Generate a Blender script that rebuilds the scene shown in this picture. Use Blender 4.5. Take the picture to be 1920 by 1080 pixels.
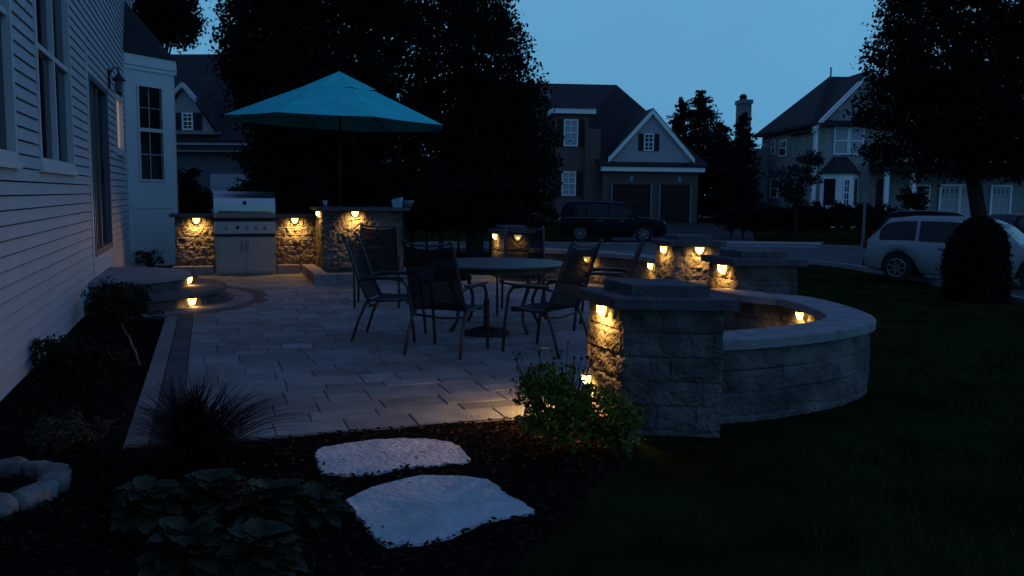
import bpy, math, random
import numpy as np
from mathutils import Vector, Matrix, noise
R = math.radians
SC = bpy.context.scene
COL = SC.collection
for _o in list(bpy.data.objects): bpy.data.objects.remove(_o)

# ---------------------------------------------------------------- camera
FPX, CAMZ, PITCH, ROLL = 1650.0, 1.5, math.atan(176/1650.0), 0.010
Fv = Vector((0, math.cos(PITCH), -math.sin(PITCH)))
Rv = Vector((1, 0, 0)); Uv = Rv.cross(Fv)
R2 = Rv*math.cos(ROLL) + Uv*math.sin(ROLL)
U2 = Uv*math.cos(ROLL) - Rv*math.sin(ROLL)
cam_d = bpy.data.cameras.new('camera'); cam = bpy.data.objects.new('camera', cam_d); COL.objects.link(cam)
cam.matrix_world = Matrix(((R2.x, U2.x, -Fv.x, 0), (R2.y, U2.y, -Fv.y, 0), (R2.z, U2.z, -Fv.z, CAMZ), (0, 0, 0, 1)))
cam_d.sensor_width = 36; cam_d.lens = FPX/1920*36; cam_d.clip_end = 2000; cam_d.clip_start = 0.05
SC.camera = cam

# ---------------------------------------------------------------- sky (dusk, sun already down) and faint last light
W = bpy.data.worlds.new('World'); SC.world = W; W.use_nodes = True
nt = W.node_tree; nt.nodes.clear()
out = nt.nodes.new('ShaderNodeOutputWorld'); bg = nt.nodes.new('ShaderNodeBackground')
sky = nt.nodes.new('ShaderNodeTexSky'); sky.sky_type = 'NISHITA'; sky.sun_disc = False
sky.sun_elevation = R(0.5); sky.sun_rotation = R(200)
tc = nt.nodes.new('ShaderNodeTexCoord'); sep = nt.nodes.new('ShaderNodeSeparateXYZ')
rmp = nt.nodes.new('ShaderNodeValToRGB')
nt.links.new(tc.outputs['Generated'], sep.inputs[0]); nt.links.new(sep.outputs['Z'], rmp.inputs[0])
el = rmp.color_ramp.elements
el[0].position = 0.0; el[0].color = (.085, .300, .530, 1)
el[1].position = 1.0; el[1].color = (.060, .120, .360, 1)
e = el.new(.12); e.color = (.098, .325, .560, 1)
e = el.new(.34); e.color = (.112, .345, .585, 1)
e = el.new(.55); e.color = (.070, .165, .430, 1)
mix = nt.nodes.new('ShaderNodeMixRGB'); mix.blend_type = 'ADD'; mix.inputs[0].default_value = 0.006
nt.links.new(rmp.outputs[0], mix.inputs[1]); nt.links.new(sky.outputs[0], mix.inputs[2])
hz = nt.nodes.new('ShaderNodeTexNoise'); hz.inputs['Scale'].default_value = 3.5; hz.inputs['Detail'].default_value = 7
nt.links.new(tc.outputs['Generated'], hz.inputs['Vector'])
hm = nt.nodes.new('ShaderNodeMapRange'); hm.inputs[1].default_value = .3; hm.inputs[2].default_value = .7; hm.inputs[3].default_value = .95; hm.inputs[4].default_value = 1.05
nt.links.new(hz.outputs[0], hm.inputs[0]); hv = nt.nodes.new('ShaderNodeVectorMath'); hv.operation = 'SCALE'
nt.links.new(mix.outputs[0], hv.inputs[0]); nt.links.new(hm.outputs[0], hv.inputs['Scale']); nt.links.new(hv.outputs[0], bg.inputs[0])
nt.links.new(bg.outputs[0], out.inputs[0])
bg.inputs[1].default_value = 1.0
sd = bpy.data.lights.new('dusk_light', 'SUN'); so = bpy.data.objects.new('dusk_light', sd); COL.objects.link(so)
sd.energy = .08; sd.angle = R(60); sd.color = (.40, .58, 1.0)
so.rotation_euler = (R(38), 0, R(25))
SC.view_settings.view_transform = 'Standard'; SC.view_settings.look = 'None'
SC.view_settings.exposure = 0; SC.view_settings.gamma = 1
SC.render.film_transparent = False
try: SC.cycles.use_denoising = True
except Exception: pass
SC.cycles.max_bounces = 6; SC.cycles.sample_clamp_indirect = 2.0; SC.cycles.caustics_reflective = False; SC.cycles.caustics_refractive = False

# ---------------------------------------------------------------- geometry of the place
UX, UY = -.3265, .9452        # direction along the house wall, away from the camera
VX, VY = .9452, .3265         # direction away from the house wall
def uv(v, u): return (v*VX + u*UX, v*VY + u*UY)
def ray(px, py): return Fv + R2*((px-960)/FPX) - U2*((py-540)/FPX)
def pix(px, py, z=0.0):       # point of the horizontal plane z seen at that place of the photo
    d = ray(px, py); t = (z-CAMZ)/d.z
    return (d.x*t, d.y*t)
def pixY(px, py, Y):          # point on the vertical plane at distance Y
    d = ray(px, py); t = Y/d.y
    return (d.x*t, Y, CAMZ+d.z*t)
def sstep(a, b, x):
    t = min(1, max(0, (x-a)/(b-a))); return t*t*(3-2*t)
def gz(x, y):                 # height of the lawn and terrain
    z = -.03 - .54*sstep(12.5, 18.5, y + .12*max(0, x-3))
    return z + .45*sstep(43, 52, y)

# ---------------------------------------------------------------- materials
MATS = {}
def mat(name, col, rough=.7, metal=0, bump=0, bscale=30, var=0, vscale=5, island=0, alpha=1, spec=.15, emit=None, estr=0, kind=None, trans=0):
    if name in MATS: return MATS[name]
    m = bpy.data.materials.new(name); m.use_nodes = True; MATS[name] = m
    n = m.node_tree; L = n.links; b = n.nodes['Principled BSDF']
    b.inputs['Base Color'].default_value = (*col, 1); b.inputs['Roughness'].default_value = rough
    b.inputs['Metallic'].default_value = metal; b.inputs['Specular IOR Level'].default_value = spec
    if trans: b.inputs['Transmission Weight'].default_value = trans
    tcn = n.nodes.new('ShaderNodeTexCoord')
    src = None
    if var or kind:
        nz = n.nodes.new('ShaderNodeTexNoise'); nz.inputs['Scale'].default_value = vscale; nz.inputs['Detail'].default_value = 6
        L.new(tcn.outputs['Object'], nz.inputs['Vector'])
        mr = n.nodes.new('ShaderNodeMapRange'); mr.inputs[1].default_value = .3; mr.inputs[2].default_value = .7
        mr.inputs[3].default_value = 1-var; mr.inputs[4].default_value = 1+var
        L.new(nz.outputs[0], mr.inputs[0]); src = mr.outputs[0]
    if kind == 'brick':
        br = n.nodes.new('ShaderNodeTexBrick'); br.inputs['Scale'].default_value = 1
        br.inputs['Brick Width'].default_value = .22; br.inputs['Row Height'].default_value = .075; br.inputs['Mortar Size'].default_value = .008
        br.inputs['Color1'].default_value = (*col, 1); br.inputs['Color2'].default_value = (col[0]*.6, col[1]*.6, col[2]*.6, 1)
        br.inputs['Mortar'].default_value = (.2, .19, .18, 1)
        sp = n.nodes.new('ShaderNodeSeparateXYZ'); cb = n.nodes.new('ShaderNodeCombineXYZ'); ad = n.nodes.new('ShaderNodeMath')
        L.new(tcn.outputs['Object'], sp.inputs[0]); L.new(sp.outputs[0], ad.inputs[0]); L.new(sp.outputs[1], ad.inputs[1])
        L.new(ad.outputs[0], cb.inputs[0]); L.new(sp.outputs[2], cb.inputs[1]); L.new(cb.outputs[0], br.inputs['Vector'])
        L.new(br.outputs[0], b.inputs['Base Color'])
    elif kind == 'rows':      # shingles or clapboards of far houses: thin shadow-gap lines in the relief
        wv = n.nodes.new('ShaderNodeTexWave'); wv.bands_direction = 'Z'; wv.wave_profile = 'SAW'; wv.inputs['Scale'].default_value = bscale
        L.new(tcn.outputs['Object'], wv.inputs[0])
        bp = n.nodes.new('ShaderNodeBump'); bp.inputs['Strength'].default_value = bump; bp.inputs['Distance'].default_value = .02
        L.new(wv.outputs[1], bp.inputs['Height']); L.new(bp.outputs[0], b.inputs['Normal'])
    if src is not None and kind != 'brick':
        if island:
            g = n.nodes.new('ShaderNodeNewGeometry'); m2 = n.nodes.new('ShaderNodeMapRange')
            m2.inputs[3].default_value = 1-island; m2.inputs[4].default_value = 1+island
            L.new(g.outputs['Random Per Island'], m2.inputs[0]); mu = n.nodes.new('ShaderNodeMath'); mu.operation = 'MULTIPLY'
            L.new(src, mu.inputs[0]); L.new(m2.outputs[0], mu.inputs[1]); src = mu.outputs[0]
        vm = n.nodes.new('ShaderNodeVectorMath'); vm.operation = 'SCALE'; vm.inputs[0].default_value = col
        L.new(src, vm.inputs['Scale']); L.new(vm.outputs[0], b.inputs['Base Color'])
    if bump and kind != 'rows':
        nb = n.nodes.new('ShaderNodeTexNoise'); nb.inputs['Scale'].default_value = bscale; nb.inputs['Detail'].default_value = 8
        L.new(tcn.outputs['Object'], nb.inputs['Vector'])
        bp = n.nodes.new('ShaderNodeBump'); bp.inputs['Strength'].default_value = bump; bp.inputs['Distance'].default_value = .02
        L.new(nb.outputs[0], bp.inputs['Height']); L.new(bp.outputs[0], b.inputs['Normal'])
    if emit:
        b.inputs['Emission Color'].default_value = (*emit, 1); b.inputs['Emission Strength'].default_value = estr
    if alpha < 1: b.inputs['Alpha'].default_value = alpha
    return m
def leafmat(name, col, var=.5, rough=.6): return mat(name, col, rough, var=.35, vscale=1.2, island=var, spec=.05)

# ---------------------------------------------------------------- mesh helpers
class MB:
    def __init__(s): s.v = []; s.f = []; s.smooth = False
    def add(s, vs, fs):
        k = len(s.v); s.v += [tuple(p) for p in vs]; s.f += [tuple(i+k for i in f) for f in fs]; return s
    def box(s, x0, x1, y0, y1, z0, z1, fr=None):
        P = [(x, y, z) for z in (z0, z1) for y in (y0, y1) for x in (x0, x1)]
        if fr: P = [fr(*p) for p in P]
        return s.add(P, [(0, 2, 3, 1), (4, 5, 7, 6), (0, 1, 5, 4), (2, 6, 7, 3), (0, 4, 6, 2), (1, 3, 7, 5)])
    def bar(s, a, b, w, h, up=(0, 0, 1)):
        a, b = Vector(a), Vector(b); d = (b-a).normalized(); r = d.cross(Vector(up))
        if r.length < 1e-4: r = d.cross(Vector((1, 0, 0)))
        r.normalize(); q = r.cross(d); P = []
        for c in (a, b):
            for i, j in ((-1, -1), (1, -1), (1, 1), (-1, 1)): P.append(c + r*(w/2*i) + q*(h/2*j))
        return s.add(P, [(0, 1, 2, 3), (7, 6, 5, 4), (0, 4, 5, 1), (1, 5, 6, 2), (2, 6, 7, 3), (3, 7, 4, 0)])
    def tube(s, pts, r, n=8, cap=True):
        pts = [Vector(p) for p in pts]; rs = r if isinstance(r, (list, tuple)) else [r]*len(pts); V = []; F = []
        prev = None
        for i, p in enumerate(pts):
            d = (pts[min(i+1, len(pts)-1)] - pts[max(i-1, 0)]).normalized()
            if prev is None: a = d.cross(Vector((0, 0, 1)) if abs(d.z) < .9 else Vector((1, 0, 0))).normalized()
            else: a = (prev - d*prev.dot(d)).normalized()
            prev = a; b = d.cross(a)
            for k in range(n):
                t = 2*math.pi*k/n; V.append(p + a*(math.cos(t)*rs[i]) + b*(math.sin(t)*rs[i]))
        for i in range(len(pts)-1):
            for k in range(n): F.append((i*n+k, i*n+(k+1) % n, (i+1)*n+(k+1) % n, (i+1)*n+k))
        if cap: F.append(tuple(range(n-1, -1, -1))); F.append(tuple((len(pts)-1)*n+k for k in range(n)))
        return s.add(V, F)
    def lathe(s, prof, c=(0, 0, 0), n=24, axis='z'):
        V = []; F = []
        for r, z in prof:
            for k in range(n):
                t = 2*math.pi*k/n; x, y = r*math.cos(t), r*math.sin(t)
                q = (x, y, z) if axis == 'z' else ((x, z, y) if axis == 'y' else (z, x, y))
                V.append((c[0]+q[0], c[1]+q[1], c[2]+q[2]))
        m = len(prof)
        for i in range(m-1):
            for k in range(n): F.append((i*n+k, i*n+(k+1) % n, (i+1)*n+(k+1) % n, (i+1)*n+k))
        F.append(tuple(range(n-1, -1, -1))); F.append(tuple((m-1)*n+k for k in range(n)))
        return s.add(V, F)
    def prism(s, poly, z0, z1):
        n = len(poly); V = [(p[0], p[1], z0) for p in poly] + [(p[0], p[1], z1) for p in poly]
        return s.add(V, [tuple(range(n-1, -1, -1)), tuple(range(n, 2*n))] + [(i, (i+1) % n, n+(i+1) % n, n+i) for i in range(n)])
    def slab(s, poly, z0, z1, bev=.008):      # prism with a soft top edge
        n = len(poly); cx = sum(p[0] for p in poly)/n; cy = sum(p[1] for p in poly)/n
        def ins(p, b):
            d = math.hypot(p[0]-cx, p[1]-cy) or 1; k = max(0, 1-b/d); return (cx+(p[0]-cx)*k, cy+(p[1]-cy)*k)
        V = [(p[0], p[1], z0) for p in poly] + [(p[0], p[1], z1-bev) for p in poly] + [(*ins(p, bev), z1) for p in poly]
        F = [tuple(range(n-1, -1, -1)), tuple(range(2*n, 3*n))]
        for r in (0, 1): F += [(r*n+i, r*n+(i+1) % n, (r+1)*n+(i+1) % n, (r+1)*n+i) for i in range(n)]
        return s.add(V, F)
def build(name, mb, m, parent=None, smooth=False):
    if parent is not None:
        L = parent.location; w = parent
        off = Vector(L)
        while w.parent: w = w.parent; off += Vector(w.location)
        vs = [(p[0]-off.x, p[1]-off.y, p[2]-off.z) for p in mb.v]
    else: vs = mb.v
    me = bpy.data.meshes.new(name); me.from_pydata(vs, [], mb.f); me.update()
    if m: me.materials.append(m)
    if smooth or mb.smooth: me.polygons.foreach_set('use_smooth', [True]*len(me.polygons))
    o = bpy.data.objects.new(name, me); COL.objects.link(o)
    if parent is not None: o.parent = parent
    return o
def obj0(name, mb, m, label, cat, base=None, group=None, smooth=False):   # one-mesh thing with its origin at its base
    if base is None:
        xs = [p[0] for p in mb.v]; ys = [p[1] for p in mb.v]; base = ((min(xs)+max(xs))/2, (min(ys)+max(ys))/2, min(p[2] for p in mb.v))
    mb.v = [(p[0]-base[0], p[1]-base[1], p[2]-base[2]) for p in mb.v]
    o = build(name, mb, m, None, smooth); o.location = base; tag(o, label, cat, group); return o
def tag(o, label, cat, group=None):
    o['label'] = label; o['category'] = cat
    if group: o['group'] = group
def struct(name, mb, m, smooth=False, kind='structure'):
    o = build(name, mb, m, None, smooth); o['kind'] = kind; return o
def thing(name, label, cat, loc=(0, 0, 0), rz=0, group=None):
    o = bpy.data.objects.new(name, None); COL.objects.link(o); o.location = loc; o.rotation_euler = (0, 0, rz)
    o.empty_display_size = .1; tag(o, label, cat, group); return o
def part(name, mb, m, parent, label=None, smooth=False):
    o = build(name, mb, m, parent, smooth)
    if label: o['label'] = label
    return o
def lpart(name, mb, m, parent, smooth=False):    # part whose mesh is already in the thing's own frame
    me = bpy.data.meshes.new(name); me.from_pydata(mb.v, [], mb.f); me.update(); me.materials.append(m)
    if smooth: me.polygons.foreach_set('use_smooth', [True]*len(me.polygons))
    o = bpy.data.objects.new(name, me); COL.objects.link(o); o.parent = parent; return o
def dup(root, loc, rz, label, group=None):
    r = root.copy(); COL.objects.link(r); r.location = loc; r.rotation_euler = (0, 0, rz); r['label'] = label
    if group: r['group'] = group
    for ch in list(root.children):
        c = ch.copy(); COL.objects.link(c); c.parent = r
        for g in ch.children:
            d = g.copy(); COL.objects.link(d); d.parent = c
    return r
def resample(path, step, closed=False):
    P = list(path) + ([path[0]] if closed else []); o = []; S = []; s = 0
    for a, b in zip(P[:-1], P[1:]):
        L = math.hypot(b[0]-a[0], b[1]-a[1]); n = max(1, round(L/step))
        for i in range(n): o.append((a[0]+(b[0]-a[0])*i/n, a[1]+(b[1]-a[1])*i/n)); S.append(s+L*i/n)
        s += L
    if not closed: o.append(P[-1]); S.append(s)
    return o, S, s
def crom(P, n=8):
    o = []
    for i in range(len(P)-1):
        a, b, c, d = P[max(i-1, 0)], P[i], P[i+1], P[min(i+2, len(P)-1)]
        for k in range(n):
            t = k/n
            o.append(tuple(.5*((2*b[j]) + (-a[j]+c[j])*t + (2*a[j]-5*b[j]+4*c[j]-d[j])*t*t + (-a[j]+3*b[j]-3*c[j]+d[j])*t**3) for j in range(len(b))))
    o.append(tuple(P[-1])); return o
def offset(P, d):             # to the right of travel
    o = []
    for i in range(len(P)):
        a = P[max(i-1, 0)]; b = P[min(i+1, len(P)-1)]; L = math.hypot(b[0]-a[0], b[1]-a[1]) or 1
        o.append((P[i][0]+(b[1]-a[1])/L*d, P[i][1]-(b[0]-a[0])/L*d))
    return o
def rough_wall(loop, z0, z1, ch=.155, bl=.4, amp=.012, res=.015, seed=1):
    """split-face block courses; the closed loop runs counter-clockwise so that right of travel is outside"""
    rnd = random.Random(seed); P, S, T = resample(loop, res, True); n = len(P); nz = max(2, round((z1-z0)/res)); mb = MB()
    ncr = int((z1-z0)/ch)+2; joints = []; boff = []
    for k in range(ncr):
        j = []; s = rnd.uniform(0, bl*.6)
        while s < T: j.append(s); s += rnd.choice((bl*.6, bl, bl*1.25))
        joints.append(j); boff.append([rnd.uniform(-.006, .006) for _ in range(len(j)+1)])
    N = []
    for i in range(n):
        a = P[i-1]; b = P[(i+1) % n]; L = math.hypot(b[0]-a[0], b[1]-a[1]) or 1; N.append(((b[1]-a[1])/L, -(b[0]-a[0])/L))
    V = []
    for iz in range(nz+1):
        z = z0+(z1-z0)*iz/nz; k = min(ncr-1, int((z1-z)/ch)); fz = ((z1-z)/ch) % 1; dz = min(fz, 1-fz)*ch
        for i in range(n):
            x, y = P[i]; js = joints[k]; bi = 0; dj = 9
            for q, s in enumerate(js):
                if s <= S[i]: bi = q+1
                dj = min(dj, abs(S[i]-s))
            p = Vector((x, y, z)); so_ = seed*3.1+k*5.7+bi*2.3
            a = noise.noise(p*9+Vector((so_, 0, 0))); b = noise.noise(p*24+Vector((0, so_, 0))); c = noise.noise(p*60)
            d = amp*(abs(a)*2.2-.5 + abs(b)*1.2 + c*.45) + boff[k][bi]
            e = min(dz, dj); d -= .012*max(0, 1-dz/.014) + (.007*max(0, 1-dj/.012) if dz > .014 else 0)
            V.append((x+N[i][0]*d, y+N[i][1]*d, z+(noise.noise(p*30+Vector((9, 9, 9)))*.004 if 0 < iz < nz else 0)))
    F = [(iz*n+i, iz*n+(i+1) % n, (iz+1)*n+(i+1) % n, (iz+1)*n+i) for iz in range(nz) for i in range(n)]
    mb.add(V, F); mb.add([(p[0], p[1], z1-.004) for p in loop], [tuple(range(len(loop)))]); return mb
def cap_slab(poly, z0, z1, seed=1, step=.03, amp=.006, bev=.008):
    P, S, T = resample(poly, step, True); n = len(P); q = []
    for i in range(n):
        a = P[i-1]; b = P[(i+1) % n]; L = math.hypot(b[0]-a[0], b[1]-a[1]) or 1
        d = noise.noise(Vector((P[i][0]*12, P[i][1]*12, seed*3.3)))*amp*2
        q.append((P[i][0]+(b[1]-a[1])/L*d, P[i][1]-(b[0]-a[0])/L*d))
    return MB().slab(q, z0, z1, bev)
def grow(poly, d):
    n = len(poly); cx = sum(p[0] for p in poly)/n; cy = sum(p[1] for p in poly)/n; o = []
    for p in poly:
        L = math.hypot(p[0]-cx, p[1]-cy); o.append((cx+(p[0]-cx)*(1+d*1.35/L), cy+(p[1]-cy)*(1+d*1.35/L)))
    return o

# ---------------------------------------------------------------- leaves
def quads(name, C, size, m, parent=None, seed=0, aspect=.55, flat=0.0, droop=0):
    """one mesh of leaf-shaped faces at the points C (numpy n x 3)"""
    rg = np.random.default_rng(seed); n = len(C)
    d = rg.normal(size=(n, 3)); d[:, 2] *= (1-flat); d[:, 2] -= droop; d /= np.linalg.norm(d, axis=1)[:, None]+1e-9
    e = rg.normal(size=(n, 3)); e -= d*(e*d).sum(1)[:, None]; e /= np.linalg.norm(e, axis=1)[:, None]+1e-9
    s = size*(.6+.8*rg.random(n))[:, None]
    if parent is not None: C = C - np.array(parent.location)
    V = np.stack([C-d*s*.5, C+e*s*aspect*.5, C+d*s*.5, C-e*s*aspect*.5], 1).reshape(-1, 3)
    me = bpy.data.meshes.new(name); me.vertices.add(4*n); me.vertices.foreach_set('co', V.astype(np.float32).ravel())
    me.loops.add(4*n); me.loops.foreach_set('vertex_index', np.arange(4*n, dtype=np.int32))
    me.polygons.add(n); me.polygons.foreach_set('loop_start', np.arange(0, 4*n, 4, dtype=np.int32))
    me.update(calc_edges=True); me.materials.append(m)
    o = bpy.data.objects.new(name, me); COL.objects.link(o)
    if parent is not None: o.parent = parent
    return o
def crown_pts(lobes, n, seed, clump=.5, per=40):
    """leaf points: clumps spread through ellipsoid lobes (cx,cy,cz,rx,ry,rz), denser near their skin"""
    rg = np.random.default_rng(seed); vol = np.array([l[3]*l[4]*l[5] for l in lobes])**.67; vol /= vol.sum(); out_ = []
    nc = max(4, n//per); which = rg.choice(len(lobes), nc, p=vol)
    for w in which:
        l = lobes[w]; d = rg.normal(size=3); d /= np.linalg.norm(d); r = rg.random()**.38*(.82+.3*rg.random())
        c = np.array(l[:3]) + d*r*np.array(l[3:6]); k = rg.uniform(.5, 1.3)*clump
        q = int(per*rg.uniform(.6, 1.4)); v = rg.normal(size=(q, 3)); v /= np.linalg.norm(v, axis=1)[:, None]; out_.append(c + v*(rg.random(q)**.5)[:, None]*k*np.array([.95, .95, .6]))
    return np.concatenate(out_)
def dome_pts(x, y, z, r, h, n, seed):      # clipped evergreen: leaves packed in the skin of a dome
    rg = np.random.default_rng(seed); t = rg.random(n)**.85; a = rg.random(n)*2*math.pi
    rad = r*np.sqrt(np.clip(1-np.abs((t-.22)/.78)**2.6, 0, 1))*np.where(t < .22, .88+.12*t/.22, 1)
    k = .80+.24*rg.random(n)**.6; b = 1+.05*np.sin(a*3+t*7+seed)+.05*np.sin(a*8-t*19)+.04*np.sin(a*17+t*31)+.085*rg.normal(size=n)*(rg.random(n) > .6)
    return np.stack([x+rad*k*b*np.cos(a), y+rad*k*b*np.sin(a), z+h*(t*(.93+.07*k))], 1)
def tree(name, label, cat, base, lobes, n, leaf, m, trunk_r, seed, clump=.6, group=None, th=None, bark=None, aspect=.55):
    t = thing(name, label, cat, base, 0, group); b = Vector(base); rnd = random.Random(seed)
    lc = Vector(lobes[0][:3]); top = th if th else lc.z
    mb = MB(); mid = b.lerp(Vector((lc.x, lc.y, top)), .5) + Vector((rnd.uniform(-.1, .1), 0, 0))
    mb.tube([b-Vector((0, 0, .2)), b+Vector((0, 0, .15)), mid, Vector((lc.x, lc.y, top))], [trunk_r*1.5, trunk_r*1.1, trunk_r*.85, trunk_r*.4], 10)
    for l in lobes:
        for _ in range(3):
            s = b.lerp(Vector((lc.x, lc.y, top)), rnd.uniform(.45, .95)); e_ = Vector(l[:3]) + Vector([rnd.uniform(-.6, .6)*l[3+i] for i in range(3)])
            mb.tube([s, s.lerp(e_, .5)+Vector((0, 0, .12*l[5])), e_], [trunk_r*.4, trunk_r*.22, trunk_r*.06], 6)
    part('trunk', mb, bark or M_BARK, t, smooth=True)
    quads('crown', crown_pts(lobes, n, seed, clump), leaf, m, t, seed, aspect)
    return t
M_BARK = mat('bark', (.022, .018, .016), .9, bump=.8, bscale=14, var=.3, vscale=9)
# ================================================================ materials of the place
M_SIDING = mat('vinyl_siding', (.42, .41, .43), .6, var=.06, vscale=2, bump=.05, bscale=60)
M_TRIM = mat('white_trim', (.52, .52, .54), .5, var=.04, vscale=3)
M_GLASS = mat('window_glass', (.006, .005, .008), .10, spec=.12)
M_STONE = mat('split_face_stone', (.105, .098, .095), .9, bump=.9, bscale=45, var=.55, vscale=4)
M_CAP = mat('stone_cap', (.215, .205, .21), .85, bump=.6, bscale=60, var=.2, vscale=7)
M_CAPD = mat('dark_stone_cap', (.085, .08, .088), .85, bump=.8, bscale=40, var=.3, vscale=7)
M_PAVER = mat('pavers', (.160, .188, .190), .85, bump=.6, bscale=70, var=.2, vscale=5, island=.26)
M_PAVERD = mat('dark_pavers', (.065, .065, .072), .85, bump=.5, bscale=70, var=.15, vscale=3, island=.15)
M_PAVERL = mat('border_pavers', (.17, .165, .16), .85, bump=.5, bscale=70, var=.12, vscale=3, island=.12)
M_GRASS = mat('lawn', (.010, .018, .0055), .95, bump=1, bscale=25, var=.5, vscale=1.3, spec=.0)
M_BLADE = leafmat('grass_blades', (.026, .044, .013), .6, .8)
M_MULCH = mat('mulch', (.010, .0075, .0065), .95, bump=1, bscale=40, var=.5, vscale=12, spec=.0)
M_ROAD = mat('asphalt', (.055, .058, .062), .8, bump=.4, bscale=80, var=.12, vscale=.8)
M_DRIVE = mat('driveway_asphalt', (.035, .035, .036), .9, bump=.4, bscale=80, var=.2, vscale=.8)
M_CONC = mat('concrete', (.19, .19, .19), .85, bump=.3, bscale=40, var=.1, vscale=2)
M_FLAG = mat('pale_flagstone', (.44, .46, .455), .9, bump=.6, bscale=30, var=.18, vscale=7)
M_ROOF = mat('roof_shingles', (.026, .023, .026), .9, bump=.5, bscale=.9, kind='rows', var=.3, vscale=3)
M_STEEL = mat('brushed_steel', (.34, .35, .36), .34, metal=1, bump=.06, bscale=25)
M_STEELD = mat('steel_doors', (.30, .29, .285), .55, metal=.6, bump=.05, bscale=25, var=.05)
M_BLACK = mat('black_metal', (.015, .015, .017), .5)
M_BRONZE = mat('bronze_frame', (.065, .06, .058), .42, metal=.4, var=.1)
M_SLING = mat('sling_mesh', (.014, .012, .015), .85, bump=.2, bscale=200, alpha=.92)
M_BLOOM = mat('bloom_lens', (1, .8, .4), .4, emit=(1, .62, .12), estr=6)

# ================================================================ ground
mb = MB(); xs = [-60, -30, -15, -9, -6, -4, -2, 0, 1, 2, 3, 4, 6, 8, 10, 12, 15, 20, 30, 45, 60, 90]
ys = [-20, -8, 0, 2, 4, 6, 8, 10, 12, 12.5, 13, 13.5, 14, 14.5, 15, 15.5, 16, 16.5, 17, 17.5, 18, 18.5, 19, 20, 24, 30, 36, 40, 43, 44, 45, 46, 47, 48, 49, 50, 51, 52, 56, 70, 110, 300]
ys = [y for y in ys]
mb.add([(x*(1 if y < 100 else 4), y, gz(x, y)) for y in ys for x in xs],
       [(j*len(xs)+i, j*len(xs)+i+1, (j+1)*len(xs)+i+1, (j+1)*len(xs)+i) for j in range(len(ys)-1) for i in range(len(xs)-1)])
struct('lawn', mb, M_GRASS, True)
# street, its kerbs, the neighbours' drives
ZR = -.53
near = [pix(*p, ZR) for p in ((560, 470), (850, 469), (1200, 477), (1500, 491), (1640, 508), (1740, 527), (1960, 575))]
far = [pix(*p, ZR) for p in ((560, 456), (850, 457), (1200, 459), (1500, 462), (1640, 467), (1740, 471), (1960, 480))]
near = [(-40, near[0][1]+4)] + near; far = [(-50, far[0][1]+6)] + far
near, far = crom(near, 4), crom(far, 4); near.append((near[-1][0]+4, near[-1][1]-2.5)); far.append((far[-1][0]+20, far[-1][1]-2))
n = len(near)
mb = MB().add([(*p, ZR) for p in near]+[(*p, ZR) for p in far], [(i, i+1, n+i+1, n+i) for i in range(n-1)]); struct('street', mb, M_ROAD)
mb = MB()
for line, s in ((near, 1), (far, -1)):
    a = offset(line, 0); b = offset(line, .16*s)
    for i in range(len(a)-1): mb.prism([a[i], a[i+1], b[i+1], b[i]] if s < 0 else [a[i], b[i], b[i+1], a[i+1]], ZR-.1, ZR+.09)
struct('kerb', mb, M_CONC)
def sheet(name, pts, m, dz=.012):
    struct(name, MB().add([(x, y, gz(x, y)+dz) for x, y in pts], [tuple(range(len(pts)))]), m)
def gridsheet(name, a, b, c, d, m, dz=.02, k=24):
    V = []
    for i in range(k+1):
        for j in range(5):
            t = i/k; s = j/4; x = (a[0]*(1-s)+b[0]*s)*(1-t)+(d[0]*(1-s)+c[0]*s)*t; y = (a[1]*(1-s)+b[1]*s)*(1-t)+(d[1]*(1-s)+c[1]*s)*t; V.append((x, y, gz(x, y)+dz))
    struct(name, MB().add(V, [(i*5+j, i*5+j+1, (i+1)*5+j+1, (i+1)*5+j) for i in range(k) for j in range(4)]), m)
gridsheet('driveway', pix(1150, 455, -.53), pix(1420, 458, -.53), (14.2, 52.6), (5.6, 51), M_DRIVE, .03)
gridsheet('pavement', pix(1330, 460, -.5), pix(1530, 463, -.5), pix(1545, 453, -.5), pix(1320, 450, -.5), M_CONC, .045)
gridsheet('driveway', (23, 31), (34, 30), (34, 50), (25, 50), M_CONC, .03)

# mulch beds: one sheet beside the patio and one in front of it
def bed(v0, v1, u0, u1, h, shape=None):
    nv, nu = int((v1-v0)/.05), int((u1-u0)/.05); V = []
    for a in range(nu+1):
        for b in range(nv+1):
            u = u0+(u1-u0)*a/nu; vr = shape(u) if shape else v1; v = v0+(vr-v0)*b/nv; x, y = uv(v, u); e = min(1, (vr-v)/.12 if shape else 1, (u-u0)/.15)
            V.append((x, y, -.06+(h+.06)*max(0, min(1, e+.3)) + .007*noise.noise(Vector((x*7, y*7, 0))) + .010*noise.noise(Vector((x*2, y*2, 3))) + .007*noise.noise(Vector((x*31, y*31, 0)))))
    struct('mulch_bed', MB().add(V, [(a*(nv+1)+b, a*(nv+1)+b+1, (a+1)*(nv+1)+b+1, (a+1)*(nv+1)+b) for a in range(nu) for b in range(nv)]), M_MULCH, True)
bed(-1.47, -.515, 5.48, 17.0, -.010); bed(-1.47, 1, .6, 5.48, -.010, lambda u: (max(.35, 1.2+.92*(u-3.3)) if u < 4.7 else 2.49+.15*(u-4.7))+.07*noise.noise(Vector((u*2.5, 0, 0)))+.03*noise.noise(Vector((u*9, 0, 0))))

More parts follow.
